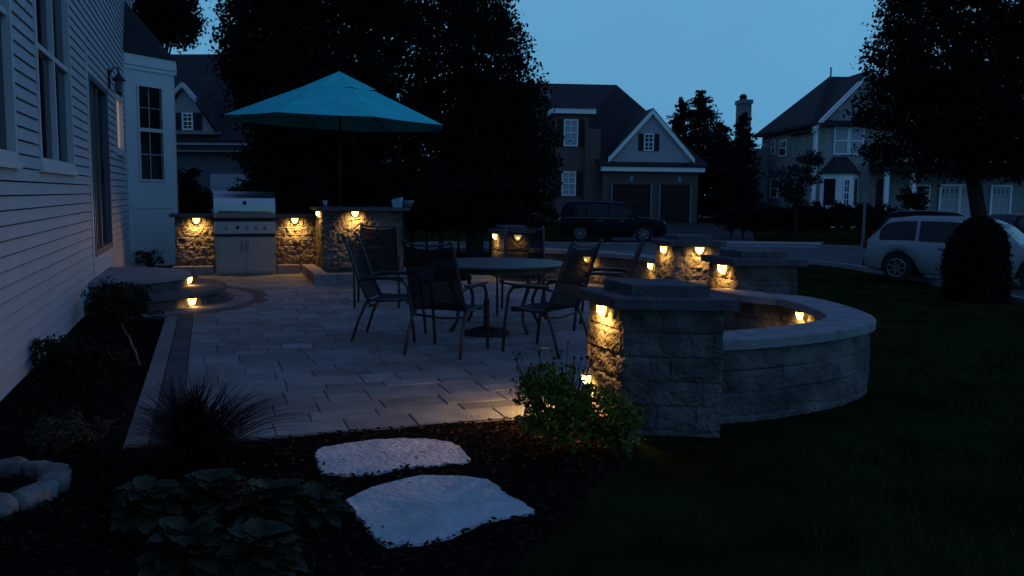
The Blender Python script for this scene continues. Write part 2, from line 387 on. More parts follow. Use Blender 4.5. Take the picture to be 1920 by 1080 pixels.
# ================================================================ patio
PATIO = [uv(-.2, 5.5), uv(2.1, 5.5), (1.25, 6.27), (2.1, 6.5), (2.6, 6.9), (2.75, 7.6), (2.7, 8.6), (2.75, 9.6), (2.8, 12.4), (2.5, 13.4), (1.9, 14.6), (.9, 15.6), (-.3, 16.6), uv(5.2, 17.6), uv(-.2, 17.6)]
def hull(P):
    P = sorted(set(P)); lo = []
    for q in (P, P[::-1]):
        h = []
        for p in q:
            while len(h) > 1 and (h[-1][0]-h[-2][0])*(p[1]-h[-2][1]) - (h[-1][1]-h[-2][1])*(p[0]-h[-2][0]) <= 0: h.pop()
            h.append(p)
        lo += h[:-1]
    return lo
PH = hull(PATIO)
def clip(poly, H):
    for i in range(len(H)):
        a, b = H[i], H[(i+1) % len(H)]; o = []
        f = lambda p: (b[0]-a[0])*(p[1]-a[1]) - (b[1]-a[1])*(p[0]-a[0])
        for k in range(len(poly)):
            p, q = poly[k-1], poly[k]; fp, fq = f(p), f(q)
            if fp*fq < 0: t = fp/(fp-fq); o.append((p[0]+(q[0]-p[0])*t, p[1]+(q[1]-p[1])*t))
            if fq >= 0: o.append(q)
        poly = o
        if len(poly) < 3: return None
    return poly
CC = (-1.45, 13.2)       # centre of the round stoop, in wall coordinates (v, u)
mb = MB().prism(PH, -.5, -.012); pat = struct('patio', mb, M_PAVERL)
mb = MB(); rnd = random.Random(5); u = 5.5; g = .003
def pv(mb, poly, bev=.007):
    n = len(poly); cx = sum(p[0] for p in poly)/n; cy = sum(p[1] for p in poly)/n; h = rnd.uniform(-.0015, .0015)
    q = [(p[0]+(cx-p[0])*bev/max(.05, math.hypot(cx-p[0], cy-p[1])), p[1]+(cy-p[1])*bev/max(.05, math.hypot(cx-p[0], cy-p[1]))) for p in poly]
    mb.add([(*p, -.014) for p in poly]+[(*p, -.005+h) for p in poly]+[(*p, h) for p in q],
           [(i, (i+1) % n, n+(i+1) % n, n+i) for i in range(n)]+[(n+i, n+(i+1) % n, 2*n+(i+1) % n, 2*n+i) for i in range(n)]+[tuple(range(2*n, 3*n))])
hs = [.30, .20, .30, .40, .20, .30]; ri = 0
while u < 17.6:
    h = hs[ri % 6]; ri += 1; v = -.2 - rnd.uniform(0, .3)
    while v < 7.5:
        w = rnd.choice((.3, .45, .45, .6)); pcs = [(v, v+w, u, u+h)]
        if h == .4 and rnd.random() < .5: pcs = [(v, v+w, u, u+.2), (v, v+w, u+.2, u+.4)]
        for a, b, c, d in pcs:
            a2 = max(a, -.2)
            if b <= a2+.02: continue
            mm = (a2+b)/2; nn = (c+d)/2
            if math.hypot(mm-CC[0], nn-CC[1]) < 2.36: continue
            P = clip([uv(a2+g, c+g), uv(b-g, c+g), uv(b-g, d-g), uv(a2+g, d-g)], PH)
            if P and len(P) >= 3: pv(mb, P)
        v += w
    u += h
p_ = build('field_pavers', mb, M_PAVER, pat)
mb = MB()
def ring(mb, r0, r1, seg, a0=-90, a1=90):
    k = seg
    for i in range(k):
        A = R(a0+(a1-a0)*(i+.03)/k); B = R(a0+(a1-a0)*(i+.97)/k); M_ = (A+B)/2
        pv(mb, [uv(CC[0]+r*math.cos(t), CC[1]+r*math.sin(t)) for r, t in ((r0+g, A), (r1-g, A), (r1-g, M_), (r1-g, B), (r0+g, B), (r0+g, M_))])
ring(mb, 2.06, 2.28, 44, -78, 90); ring(mb, 1.55, 1.78, 36, -84, 90)
u = 5.5
while u < 11.5:
    if math.hypot(-.28-CC[0], u-CC[1]) > 2.28: pv(mb, [uv(-.37+g, u+g), uv(-.2-g, u+g), uv(-.2-g, u+.2-g), uv(-.37+g, u+.2-g)])
    u += .2
build('dark_band', mb, M_PAVERD, pat)
mb = MB(); ring(mb, 1.78, 2.06, 38, -80, 90); u = 5.5
while u < 11.6:
    if math.hypot(-.44-CC[0], u+.1-CC[1]) > 2.1: pv(mb, [uv(-.51+g, u+g), uv(-.37-g, u+g), uv(-.37-g, u+.25-g), uv(-.51+g, u+.25-g)])
    u += .25
v = -.2
build('border_course', mb, M_PAVERL, pat)
mb = MB()     # pavers that fill the rest between the ring and the field
u = 10.6
while u < 15.9:
    v = -.2
    while v < 1.2:
        m_, n_ = v+.1, u+.1
        if math.hypot(m_-CC[0], n_-CC[1]) >= 2.15 and math.hypot(m_-CC[0], n_-CC[1]) < 2.75:
            mb.add([(*uv(v, u), -.006), (*uv(v+.2, u), -.006), (*uv(v+.2, u+.2), -.006), (*uv(v, u+.2), -.006)], [(0, 1, 2, 3)])
        v += .2
    u += .2
build('infill_pavers', mb, M_PAVER, pat)

# ================================================================ our house (left)
house = thing('house', 'near house wall of pale clapboard siding along the left, with bay and sliding door', 'house', (*uv(-1.6, 9), 0))
WT = 6.4; U0, U1, UB = -3.0, 20.9, 18.4
def P3(v, u, z): x, y = uv(v, u); return (x, y, z)
def clap(mb, a, b, z0, z1, holes=(), ex=.112, up=None):
    """clapboards along the (v,u) segment a-b, outside to the right of travel when seen from above reversed"""
    L = math.hypot(b[0]-a[0], b[1]-a[1]); dv, du = (b[0]-a[0])/L, (b[1]-a[1])/L; nv, nu = du, -dv
    z = z0
    while z < z1-1e-3:
        zt = min(z+ex, z1); cuts = [0, L]
        for h in holes:
            if h[2] < zt-.001 and h[3] > z+.001: cuts += [h[0], h[1]]
        cuts = sorted(cuts)
        for i in range(0, len(cuts)-1, 2) if len(cuts) % 2 == 0 else ():
            s0, s1 = cuts[i], cuts[i+1]
            if s1-s0 < .01: continue
            q = []
            for s, d, zz in ((s0, .024, z), (s1, .024, z), (s1, .010, zt-.012), (s0, .010, zt-.012), (s0, -.03, z+.001), (s1, -.03, z+.001), (s1, -.03, zt-.013), (s0, -.03, zt-.013)):
                q.append(P3(a[0]+dv*s+nv*d, a[1]+du*s+nu*d, zz))
            mb.add(q, [(0, 1, 2, 3), (4, 5, 1, 0), (3, 2, 6, 7)])
        z = zt
V0 = -1.45
H = [(6.0-U0, 7.98-U0, 1.72, 4.0), (9.03-U0, 11.19-U0, 1.72, 4.0), (12.8-U0, 15.0-U0, .0, 3.02), (16.45-U0, 17.75-U0, 2.16, 3.15)]
mb = MB(); clap(mb, (V0, U0), (V0, U1), 0, WT, H)
mb.add([P3(V0-.02, U0, -.3), P3(V0-.02, U1, -.3), P3(V0-.02, U1, 0), P3(V0-.02, U0, 0)], [(0, 1, 2, 3)])
part('siding', mb, M_SIDING, house)
mb = MB()
mb.prism([uv(V0-.1, U0), uv(V0-.1, U1), uv(-9, U1), uv(-9, U0)], -.3, WT); part('wall_core', mb, mat('lap_shade_core', (.02, .02, .02)), house)  # near-black core behind the board gaps stands in for lap shadow
for v0_, u0_, v1_, u1_, z0, z1 in ((V0-.02, 12.66, V0+.03, 12.78, .0, 3.3), (V0-.02, U1-.1, V0+.03, U1+.02, 0, WT), (V0-.02, UB-.1, V0+.028, UB+.0, 0, 4.1)):
    part('corner_board', MB().prism([uv(v0_, u0_), uv(v1_, u0_), uv(v1_, u1_), uv(v0_, u1_)], z0, z1), M_TRIM, house)
# roof over the wall (eave above the picture)
mb = MB()
a = [P3(V0+.45, U0-.3, WT-.05), P3(V0+.45, U1+.4, WT-.05), P3(-5.2, U1+.4, WT+2.6), P3(-5.2, U0-.3, WT+2.6), P3(-9, U1+.4, WT-.05), P3(-9, U0-.3, WT-.05)]
mb.add(a, [(0, 1, 2, 3), (3, 2, 4, 5), (0, 3, 5), (1, 4, 2)]); mb.add(a[:2]+[a[4], a[5]], [(0, 3, 2, 1)])
part('roof', mb, M_ROOF, house)
def frame_win(parent, name, u0, u1, z0, z1, mull=(), rail=(), v=V0, fw=.07, glass=M_GLASS, sill=True, curtain=None):
    """window in the wall plane v=const, facing +v"""
    mb = MB(); B = lambda a, b, c, d, o=.035: mb.prism([uv(v-.06, a), uv(v+o, a), uv(v+o, b), uv(v-.06, b)][::1], c, d)
    B(u0, u0+fw, z0, z1); B(u1-fw, u1, z0, z1); B(u0+fw, u1-fw, z1-fw, z1, .033); B(u0+fw, u1-fw, z0, z0+fw, .033)
    for m_ in mull: B(m_-.03, m_+.03, z0+fw, z1-fw, .02)
    for r_ in rail: B(u0+fw, u1-fw, r_-.025, r_+.025, .012)
    if sill: B(u0-.03, u1+.03, z0-.06, z0, .055)
    f = part(name, mb, M_TRIM, parent)
    g_ = MB(); g_.prism([uv(v-.05, u0+.02), uv(v-.03, u0+.02), uv(v-.03, u1-.02), uv(v-.05, u1-.02)], z0+.02, z1-.02)
    build('pane', g_, glass, f)
    return f
frame_win(house, 'window', 6.0, 7.98, 1.72, 4.0, (7.0,), (2.86,))
frame_win(house, 'window', 9.03, 11.19, 1.72, 4.0, (10.11,), (2.82,))
M_LIT = mat('lit_curtain', (.6, .5, .4), .8, emit=(1, .62, .42), estr=.19)
kw = frame_win(house, 'window', 16.45, 17.75, 2.16, 3.15, (), (), glass=M_LIT); kw['label'] = 'narrow window with a warm glowing curtain'
# sliding glass door
mb = MB()
for a_, b_, c_, d_, o_ in ((12.8, 12.88, .62, 3.02, .04), (14.92, 15.0, .62, 3.02, .04), (12.88, 14.92, 2.94, 3.02, .038), (12.88, 14.92, .62, .70, .038), (13.30, 13.36, .70, 2.94, .01), (13.84, 13.92, .70, 2.94, .01)):
    mb.prism([uv(V0-.1, a_), uv(V0+o_, a_), uv(V0+o_, b_), uv(V0-.1, b_)], c_, d_)
d = part('sliding_door', mb, mat('door_frame', (.12, .115, .13), .5), house); g_ = MB().prism([uv(V0-.06, 12.82), uv(V0-.04, 12.82), uv(V0-.04, 14.98), uv(V0-.06, 14.98)], .64, 3.0)
build('pane', g_, M_GLASS, d)
build('door_handle', MB().prism([uv(V0+.02, 14.0), uv(V0+.05, 14.0), uv(V0+.05, 14.03), uv(V0+.02, 14.03)], 1.6, 1.85), M_BLACK, d)
part('door_threshold', MB().prism([uv(V0-.1, 12.8), uv(V0+.03, 12.8), uv(V0+.03, 15.0), uv(V0-.1, 15.0)], .0, .61), M_TRIM, house)
# bay: 45 degree face towards us, then a face along the wall
s2 = math.sqrt(.5); bd = .86; bay = [(V0, UB), (V0+bd, UB+bd), (V0+bd, 20.0), (V0, 20.9)]
mb = MB()
def facebox(mb, a, b, s0, s1, z0, z1, o0, o1):
    L = math.hypot(b[0]-a[0], b[1]-a[1]); dv, du = (b[0]-a[0])/L, (b[1]-a[1])/L; nv, nu = du, -dv
    q = [uv(a[0]+dv*s+nv*o, a[1]+du*s+nu*o) for s, o in ((s0, o0), (s0, o1), (s1, o1), (s1, o0))]
    mb.prism(q, z0, z1)
FL = math.hypot(bd, bd); wz0, wz1 = 1.72, 3.50; a_, b_ = .34, .90
mb.prism([uv(V0-.05, UB+.14), uv(V0+bd-.10, UB+bd+.04), uv(V0+bd-.10, 20.0), uv(V0-.05, 20.8)], 0, 4.0)
facebox(mb, bay[0], bay[1], 0, a_, 0, 4.0, -.09, 0); facebox(mb, bay[0], bay[1], b_, FL, 0, 4.0, -.09, 0)
facebox(mb, bay[0], bay[1], a_, b_, 0, wz0, -.09, -.001); facebox(mb, bay[0], bay[1], a_, b_, wz1, 4.0, -.09, -.001)
facebox(mb, bay[1], bay[2], 0, .75, 0, 4.0, -.09, 0); facebox(mb, bay[2], bay[3], 0, .95, 0, 4.0, -.09, 0)
b0 = part('bay', mb, M_TRIM, house, 'white three-sided bay with tall window')
build('panel_moulding', (lambda m: (facebox(m, bay[0], bay[1], .1, FL-.1, 1.15, 1.20, .002, .014), m)[1])(MB()), M_TRIM, b0)
mb = MB(); facebox(mb, bay[0], bay[1], 0, FL+.03, 3.88, 4.08, -.05, .05); facebox(mb, bay[0], bay[1], 0, FL+.05, 3.80, 3.875, -.05, .025)
facebox(mb, bay[1], bay[2], -.03, .8, 3.878, 4.078, -.05, .05); build('fascia_board', mb, mat('bay_fascia', (.56, .56, .57), .5), b0)
mb = MB(); facebox(mb, bay[0], bay[1], a_-.04, a_, wz0-.04, wz1+.04, -.05, .02); facebox(mb, bay[0], bay[1], b_, b_+.04, wz0-.04, wz1+.04, -.05, .02)
facebox(mb, bay[0], bay[1], a_, b_, wz1, wz1+.04, -.05, .018); facebox(mb, bay[0], bay[1], a_, b_, wz0-.04, wz0, -.05, .018); facebox(mb, bay[0], bay[1], a_, b_, 2.64, 2.71, -.05, .0)
for zz in (3.1,): facebox(mb, bay[0], bay[1], a_, b_, zz-.004, zz+.004, -.05, -.03)
for zz in (2.2,): facebox(mb, bay[0], bay[1], a_, b_, zz-.006, zz+.006, -.05, -.03)
facebox(mb, bay[0], bay[1], (a_+b_)/2-.004, (a_+b_)/2+.004, wz0, wz1, -.052, -.034)
bw = build('window', mb, M_TRIM, b0)
bw2 = part('bay_pane', (lambda m: (facebox(m, bay[0], bay[1], a_, b_, wz0, wz1, -.085, -.056), m)[1])(MB()), M_GLASS, house)
mb = MB(); zt = 5.2; ov = .1
q = [P3(V0, UB-ov, 4.085), P3(V0+bd+.05, UB+bd-ov+.03, 4.085), P3(V0+bd+.05, 20.1, 4.085), P3(V0, 21.0, 4.085), P3(V0, UB+.75, zt), P3(V0, 20.2, zt)]
mb.add(q, [(0, 1, 4), (1, 2, 5, 4), (2, 3, 5), (0, 4, 5, 3), (0, 3, 2, 1)]); part('bay_roof', mb, M_ROOF, house)

# wall lantern
lt = thing('wall_lantern', 'black carriage lantern, unlit, mounted on siding beyond the sliding door', 'lantern', (*uv(V0+.02, 15.45), 3.0))
c = (V0+.17, 15.45); x, y = uv(*c)
part('back_plate', MB().prism([uv(V0+.02, 15.4), uv(V0+.045, 15.4), uv(V0+.045, 15.5), uv(V0+.02, 15.5)], 3.1, 3.4), M_BLACK, lt)
part('arm', MB().tube([P3(V0+.03, 15.45, 3.3), P3(V0+.1, 15.45, 3.42), P3(V0+.17, 15.45, 3.42), P3(V0+.17, 15.45, 3.36)], .012), M_BLACK, lt)
part('hood', MB().lathe([(.11, 0), (.10, .02), (.04, .08), (.02, .10), (.010, .16)], (x, y, 3.22), 12), M_BLACK, lt)
part('glass', MB().lathe([(.045, 0), (.07, .17)], (x, y, 3.05), 8), mat('lantern_glass', (.1, .12, .13), .1), lt)
part('cage', MB().lathe([(.025, -.03), (.055, 0), (.055, .012)], (x, y, 3.035), 8), M_BLACK, lt)

# ================================================================ round stoop
st = thing('stoop', 'rounded two-step stone stoop below the sliding door', 'steps', (*uv(CC[0], CC[1]), 0))
def semi(r, n=36, a0=-90, a1=90): return [uv(CC[0]+r*math.cos(R(a0+(a1-a0)*i/n)), CC[1]+r*math.sin(R(a0+(a1-a0)*i/n))) for i in range(n+1)]
part('riser', rough_wall(semi(1.14)+[uv(V0-.05, CC[1])], .17, .30, .2, .3, .005, .03, 4), M_CAPD, st)
part('riser', rough_wall(semi(1.62)+[uv(V0-.05, CC[1])], -.05, .12, .2, .3, .005, .03, 5), M_CAPD, st)
part('tread', cap_slab(semi(1.68)+[uv(V0-.02, CC[1])], .12, .175, 3), M_CAPD, st)
part('landing', cap_slab(semi(1.20)+[uv(V0-.02, CC[1])], .30, .355, 4), M_CAP, st)

# ================================================================ hardscape lights
LG = 'warm under-cap lights on the stone walls'
def lamp(px, py, pos, nrm, label, power=.8, col=(1, .50, .10), w=.11, core=1.0, thr=1.0, lean=.10):
    n_ = Vector((nrm[0], nrm[1], 0)).normalized(); t_ = Vector((-n_.y, n_.x, 0)); p = Vector(pos)
    L = thing('wall_light', label, 'light', pos, 0, LG)
    fr = lambda a, b, c: tuple(p + t_*a + n_*b + Vector((0, 0, c)))
    part('housing', MB().box(-w/2, w/2, .0, .055, -.002, .006, fr), M_BRONZE, L)
    SZ = 1.3 if pos[1] < 8 else 1.7
    mb = MB(); n1, n2 = 12, 6; V = []
    for i in range(n2+1):                      # glowing half-round lens, enlarged to imitate bloom on the stone
        A = math.pi/2*i/n2
        for j in range(n1+1):
            B = math.pi*j/n1; V.append(fr(SZ*.036*math.cos(B)*math.cos(A), .004+SZ*.036*math.sin(B)*math.cos(A), -.004-SZ*.058*math.sin(A)))
    mb.add(V, [(i*(n1+1)+j, i*(n1+1)+j+1, (i+1)*(n1+1)+j+1, (i+1)*(n1+1)+j) for i in range(n2) for j in range(n1)])
    ln = part('lens', mb, M_BLOOM, L, smooth=True); ln.visible_shadow = True
    z_ = (n_*-lean + Vector((0, 0, 1))).normalized(); x_ = t_; y_ = z_.cross(x_)
    ld = bpy.data.lights.new('lamp_light', 'AREA'); ld.shape = 'RECTANGLE'; ld.size = .05; ld.size_y = .012; ld.energy = power*1.5*thr; ld.color = (1, .47, .13)
    lo = bpy.data.objects.new('lamp_light', ld); COL.objects.link(lo); lo.parent = L
    lo.matrix_local = Matrix(((x_.x, y_.x, z_.x, n_.x*.055), (x_.y, y_.y, z_.y, n_.y*.055), (x_.z, y_.z, z_.z, -.056), (0, 0, 0, 1)))
    pd = bpy.data.lights.new('lamp_glow', 'SPOT'); pd.shadow_soft_size = .012; pd.energy = power*9*core; pd.color = col; pd.spot_size = R(150); pd.spot_blend = .8  # extra spot aimed back at the wall, added for the bright blob
    po = bpy.data.objects.new('lamp_glow', pd); COL.objects.link(po); po.parent = L; zz_ = (n_ + Vector((0, 0, .55))).normalized(); yy_ = zz_.cross(t_)
    po.matrix_local = Matrix(((t_.x, yy_.x, zz_.x, n_.x*.066), (t_.y, yy_.y, zz_.y, n_.y*.066), (t_.z, yy_.z, zz_.z, -.050), (0, 0, 0, 1)))
    return L

# ================================================================ pillars
PG = 'stone pillars at the ends of the seat walls'
def pillar(label, FL_, FR_, BL_, BR_, capz, seed, res, inner=None):
    body = [FL_, FR_, BR_, BL_]; cx = sum(p[0] for p in body)/4; cy = sum(p[1] for p in body)/4
    t = thing('stone_pillar', label, 'pillar', (cx, cy, 0), 0, PG)
    part('blocks', rough_wall(body, -.55 if cy > 9 else -.08, capz-.07, .158, .42, .011, res, seed), M_STONE, t, smooth=False)
    part('cap', cap_slab(grow(body, .075), capz-.07, capz, seed), M_CAPD, t)
    c2 = [(cx+(p[0]-cx)*.78, cy+(p[1]-cy)*.78) for p in body]
    part('top_block', cap_slab(c2, capz, capz+.075, seed+7, amp=.012), M_CAPD, t)
    return t
def vx(p, a, b): return (p[0]+VX*a+UX*b, p[1]+VY*a+UY*b)
P1FL = pix(1165, 806); P1FR = pix(1349, 812); P1BL = (P1FL[0]+UX*.55, P1FL[1]+UY*.55); P1BR = (P1FR[0]-.14, P1FR[1]+.58)
pillar('largest stone pillar, nearest the camera, lamp glowing on its left face', P1FL, P1FR, P1BL, P1BR, .86, 11, .012)
def pil(label, xl, xr, Y, seed, res, capz=.87):
    a = (pixY(xl, 400, Y)[0], Y); b = (pixY(xr, 400, Y)[0], Y)
    pillar(label, a, b, (a[0]+UX*.55, a[1]+UY*.55), (b[0]-.14, b[1]+.56), capz, seed, res); return a, b
P2 = pil('stone pillar with one glowing lamp at the far end of the right curved wall', 1388, 1500, 8.95, 12, .02)
P3_ = pil('stone pillar with two glowing lamps, just beyond the path opening', 1268, 1352, 12.35, 13, .03)
P4 = pil('farthest stone pillar, seen behind the chair beyond the table', 941, 995, 15.5, 14, .035)

# ================================================================ seat walls
def seat_wall(label, outer, seed, res, zc=.55, th=.30, z0=-.1):
    outer = crom(outer, 8); inner = offset(outer, -th)      # outer runs with the outside on its right
    mid = outer[len(outer)//2]; t = thing('seat_wall', label, 'wall', (mid[0], mid[1], 0))
    o2 = offset(outer, -.04); i2 = offset(outer, -th+.02)
    part('blocks', rough_wall(o2+i2[::-1], z0, zc-.07, .155, .42, .010, res, seed), M_STONE, t)
    mb = MB(); O, S, T = resample(outer, .05); I = offset(O, -th-.07); k = 0; st_ = 8
    while k < len(O)-1:
        e_ = min(len(O)-1, k+st_); a = O[k:e_+1]; b = I[k:e_+1]
        if len(a) > 1:
            poly = a + b[::-1]; d = .003
            mb.slab([(p[0], p[1]) for p in poly], zc-.07, zc-.0-(k % 3)*.001, .007)
        k = e_
    part('cap', mb, M_CAP, t); return outer, inner
W1 = [pix(*p, .55) for p in ((1300, 640), (1355, 638), (1430, 634), (1500, 628), (1580, 618), (1630, 607), (1643, 599), (1630, 588), (1595, 575), (1555, 564), (1500, 554), (1440, 549))]
W1.append((W1[-1][0]-.15, 9.15))
w1o, w1i = seat_wall('nearer curved stone seat wall with one lamp inside', W1, 21, .014)
W2 = [(2.52, 12.75), (2.5, 13.4), (2.22, 14.2), (1.7, 14.85), (1.1, 15.4), (.3, 15.95)]
w2o, w2i = seat_wall('far curved stone seat wall between the two far pillars', W2, 22, .035, z0=-.5)
# ================================================================ outdoor kitchen
def vbox(mb, v0, v1, u0, u1, z0, z1): return mb.prism([uv(v0, u0), uv(v1, u0), uv(v1, u1), uv(v0, u1)], z0, z1)
def vloop(v0, v1, u0, u1): return [uv(v0, u0), uv(v1, u0), uv(v1, u1), uv(v0, u1)]
ki = thing('kitchen_counter', 'stone outdoor kitchen counter around the steel grill', 'counter', (*uv(.6, 17.2), 0))
part('blocks', rough_wall(vloop(-.56, .09, 16.9, 17.6), -.1, 1.03, .18, .42, .014, .022, 31), M_STONE, ki)
part('blocks', rough_wall(vloop(1.17, 1.90, 16.9, 17.6), -.1, 1.03, .18, .42, .014, .022, 32), M_STONE, ki)
part('counter_top', cap_slab(vloop(-.66, .085, 16.82, 17.68), 1.03, 1.08, 33), M_CAPD, ki)
part('counter_top', cap_slab(vloop(1.175, 1.88, 16.82, 17.68), 1.03, 1.08, 34), M_CAPD, ki)
br = thing('bar_counter', 'raised stone bar counter right of the grill', 'bar', (*uv(3, 16.1), 0))
part('blocks', rough_wall(vloop(1.91, 3.35, 15.8, 16.85), -.1, 1.18, .18, .42, .014, .025, 35), M_STONE, br)
part('bar_top', cap_slab(vloop(1.80, 3.45, 15.66, 16.95), 1.18, 1.235, 36), M_CAPD, br)
cb = thing('curb', 'low stone curb running below the counter and around the bar', 'curb', (*uv(1.6, 16), 0))
mb = MB(); k = 0
def curbrun(mb, a, b, th, z0, z1, st=.4):
    L = math.hypot(b[0]-a[0], b[1]-a[1]); n = max(1, round(L/st))
    for i in range(n):
        t0, t1 = (i*L/n+.002)/L, ((i+1)*L/n-.002)/L; p = (a[0]+(b[0]-a[0])*t0, a[1]+(b[1]-a[1])*t0); q = (a[0]+(b[0]-a[0])*t1, a[1]+(b[1]-a[1])*t1)
        nv, nu = (b[1]-a[1])/L*th, -(b[0]-a[0])/L*th
        mb.slab([uv(*p), uv(*q), uv(q[0]-nv, q[1]-nu), uv(p[0]-nv, p[1]-nu)], z0, z1, .012)
curbrun(mb, (-.62, 16.6), (.08, 16.6), .2, -.05, .16); curbrun(mb, (1.18, 16.6), (1.60, 16.6), .2, -.05, .16)
curbrun(mb, (1.62, 16.6), (1.62, 14.42), .22, -.05, .175); curbrun(mb, (1.60, 14.40), (3.6, 14.40), .22, -.05, .18)
part('curb_stone', mb, M_CAP, cb)
struct('mulch_bed', vbox(MB(), 1.85, 4.3, 14.6, 15.82, -.02, .08), M_MULCH)

# steel grill standing in the gap of the counter
gr = thing('grill', 'large stainless steel grill with closed lid between the stone counters', 'grill', (*uv(.63, 16.9), 0))
g0, g1 = .10, 1.16; gw = g1-g0
part('cabinet', vbox(MB(), g0+.01, g1-.01, 16.55, 17.3, .012, .90), M_STEELD, gr)
for a, b, hx in ((g0+.03, (g0+g1)/2-.006, (g0+g1)/2-.05), ((g0+g1)/2+.006, g1-.03, (g0+g1)/2+.05)):
    d = part('cabinet_door', vbox(MB(), a, b, 16.525, 16.552, .06, .68), M_STEELD, gr)
    build('handle', MB().tube([P3(hx, 16.525, .44), P3(hx, 16.48, .44), P3(hx, 16.48, .60), P3(hx, 16.525, .60)], .012), M_STEEL, d)
part('drip_ledge', vbox(MB(), g0, g1, 16.50, 16.553, .70, .74), M_BLACK, gr)
cp = part('control_panel', MB().add([P3(g0, 16.50, .75), P3(g1, 16.50, .75), P3(g1, 16.56, .96), P3(g0, 16.56, .96), P3(g0, 16.7, .75), P3(g1, 16.7, .75), P3(g1, 16.7, .96), P3(g0, 16.7, .96)],
     [(0, 1, 2, 3), (5, 4, 7, 6), (3, 2, 6, 7), (0, 4, 5, 1), (0, 3, 7, 4), (1, 5, 6, 2)]), M_STEELD, gr)
for i, vv in enumerate((.32, .50, .67, .83, .99)):
    build('knob', MB().tube([P3(vv, 16.535, .86), P3(vv, 16.49, .855)], [.03, .026], 14), M_BLACK if i == 1 else M_STEEL, cp, True)
part('fire_box', vbox(MB(), g0+.015, g1-.015, 16.58, 17.3, .90, 1.03), M_BLACK, gr)
mb = MB(); prof = [(16.56, 1.03), (16.55, 1.12), (16.56, 1.26), (16.60, 1.38), (16.68, 1.46), (16.80, 1.50), (17.1, 1.50), (17.25, 1.42), (17.3, 1.03)]
V = [P3(v, u, z) for v in (g0, g1) for u, z in prof]; m = len(prof)
mb.add(V, [(i, m+i, m+i+1, i+1) for i in range(m-1)] + [tuple(range(m)), tuple(range(2*m-1, m-1, -1)), (0, m-1, 2*m-1, m)])
lid = part('lid', mb, M_STEEL, gr)
build('handle', MB().tube([P3(g0+.08, 16.55, 1.13), P3(g0+.08, 16.49, 1.14), P3(g1-.08, 16.49, 1.14), P3(g1-.08, 16.55, 1.13)], .016, 10), M_STEEL, lid, True)
build('thermometer', MB().tube([P3(.63, 16.565, 1.30), P3(.63, 16.54, 1.295)], .035, 16), M_BLACK, lid)

# small things on the bar
c = uv(1.98, 16.0); mb = MB().lathe([(.03, 0), (.045, .12), (.04, .12), (.028, .01)], (c[0], c[1], 1.236), 16)
obj0('cup', mb, mat('pale_plastic', (.35, .33, .42), .5), 'small pale cup standing on the near left corner of the bar', 'cup', smooth=True)
x, y, z = pixY(745, 370, 16.3); mb = MB()
mb.add([(x-.07, y-.1, 1.236), (x+.09, y-.1, 1.236), (x+.09, y+.12, 1.236), (x-.07, y+.12, 1.236), (x-.1, y-.08, 1.37), (x+.06, y-.1, 1.40), (x+.09, y+.12, 1.43), (x-.07, y+.12, 1.40)],
       [(0, 3, 2, 1), (4, 5, 6, 7), (0, 1, 5, 4), (1, 2, 6, 5), (2, 3, 7, 6), (3, 0, 4, 7)])
obj0('box', mb, mat('pale_teal_box', (.20, .45, .50), .3), 'small pale teal box lying on the bar counter, catching the sky', 'box')
x, y, z = pixY(762, 370, 16.35); mb = MB().lathe([(.05, 0), (.10, .09), (.105, .13), (.09, .13), (.04, .02)], (x+.03, y, 1.236), 18)
obj0('bowl', mb, mat('grey_bowl', (.14, .18, .2), .4), 'grey bowl on the bar counter beside the teal box', 'bowl', smooth=True)

# ================================================================ lamps
def at(a, b, k, z, out=.0):   # point along body face a-b
    x = a[0]+(b[0]-a[0])*k; y = a[1]+(b[1]-a[1])*k; L = math.hypot(b[0]-a[0], b[1]-a[1]); nx, ny = (b[1]-a[1])/L, -(b[0]-a[0])/L
    return (x+nx*out, y+ny*out, z), (nx, ny)
p, nn = at(P1BL, P1FL, .50, .78, .012); lamp(0, 0, p, nn, 'lamp under the cap on the left face of the largest pillar, nearest the camera', 1.7, core=1.3, thr=1.4)
p, nn = at(P1BL, P1FL, .10, .27, .014); lamp(0, 0, p, nn, 'low lamp near the ground behind the flowering bush, on the nearest pillar', 1.6, thr=9, lean=.6)
a, b = P2; bl = (a[0]+UX*.55, a[1]+UY*.55); p, nn = at(bl, a, .55, .79, .014); lamp(0, 0, p, nn, 'lamp under the cap of the pillar at the far end of the right curved wall', 1.6, core=1.4)
a, b = P3_; bl = (a[0]+UX*.55, a[1]+UY*.55); p, nn = at(bl, a, .5, .78, .014); lamp(0, 0, p, nn, 'left one of two lamps on the pillar beyond the path opening', 1.5, core=1.4)
p, nn = at(a, b, .54, .79, .014); lamp(0, 0, p, nn, 'right one of two lamps on the pillar beyond the path opening', 2.0, core=1.6)
a, b = P4; bl = (a[0]+UX*.55, a[1]+UY*.55); p, nn = at(bl, a, .5, .79, .014); lamp(0, 0, p, nn, 'lamp left of the chair beyond the table, on the farthest pillar', 1.4)
p, nn = at(a, b, .56, .79, .014); lamp(0, 0, p, nn, 'lamp glowing through the sling of the chair beyond the table', 1.8)
def wall_lamp(line, px, label, power, z=.465):
    best = min(range(1, len(line)-1), key=lambda i: abs(SCRX(line[i][0], line[i][1], z)-px)) if not isinstance(px, int) or px >= 0 else -px
    i = best; a, b = line[i+1], line[i-1]; L = math.hypot(b[0]-a[0], b[1]-a[1]); nx, ny = (b[1]-a[1])/L, -(b[0]-a[0])/L
    lamp(0, 0, (line[i][0]+nx*.02, line[i][1]+ny*.02, z), (nx, ny), label, power)
def SCRX(x, y, z):
    d = Vector((x, y, z-CAMZ)); w = d.dot(Fv); return 960+FPX*d.dot(R2)/w
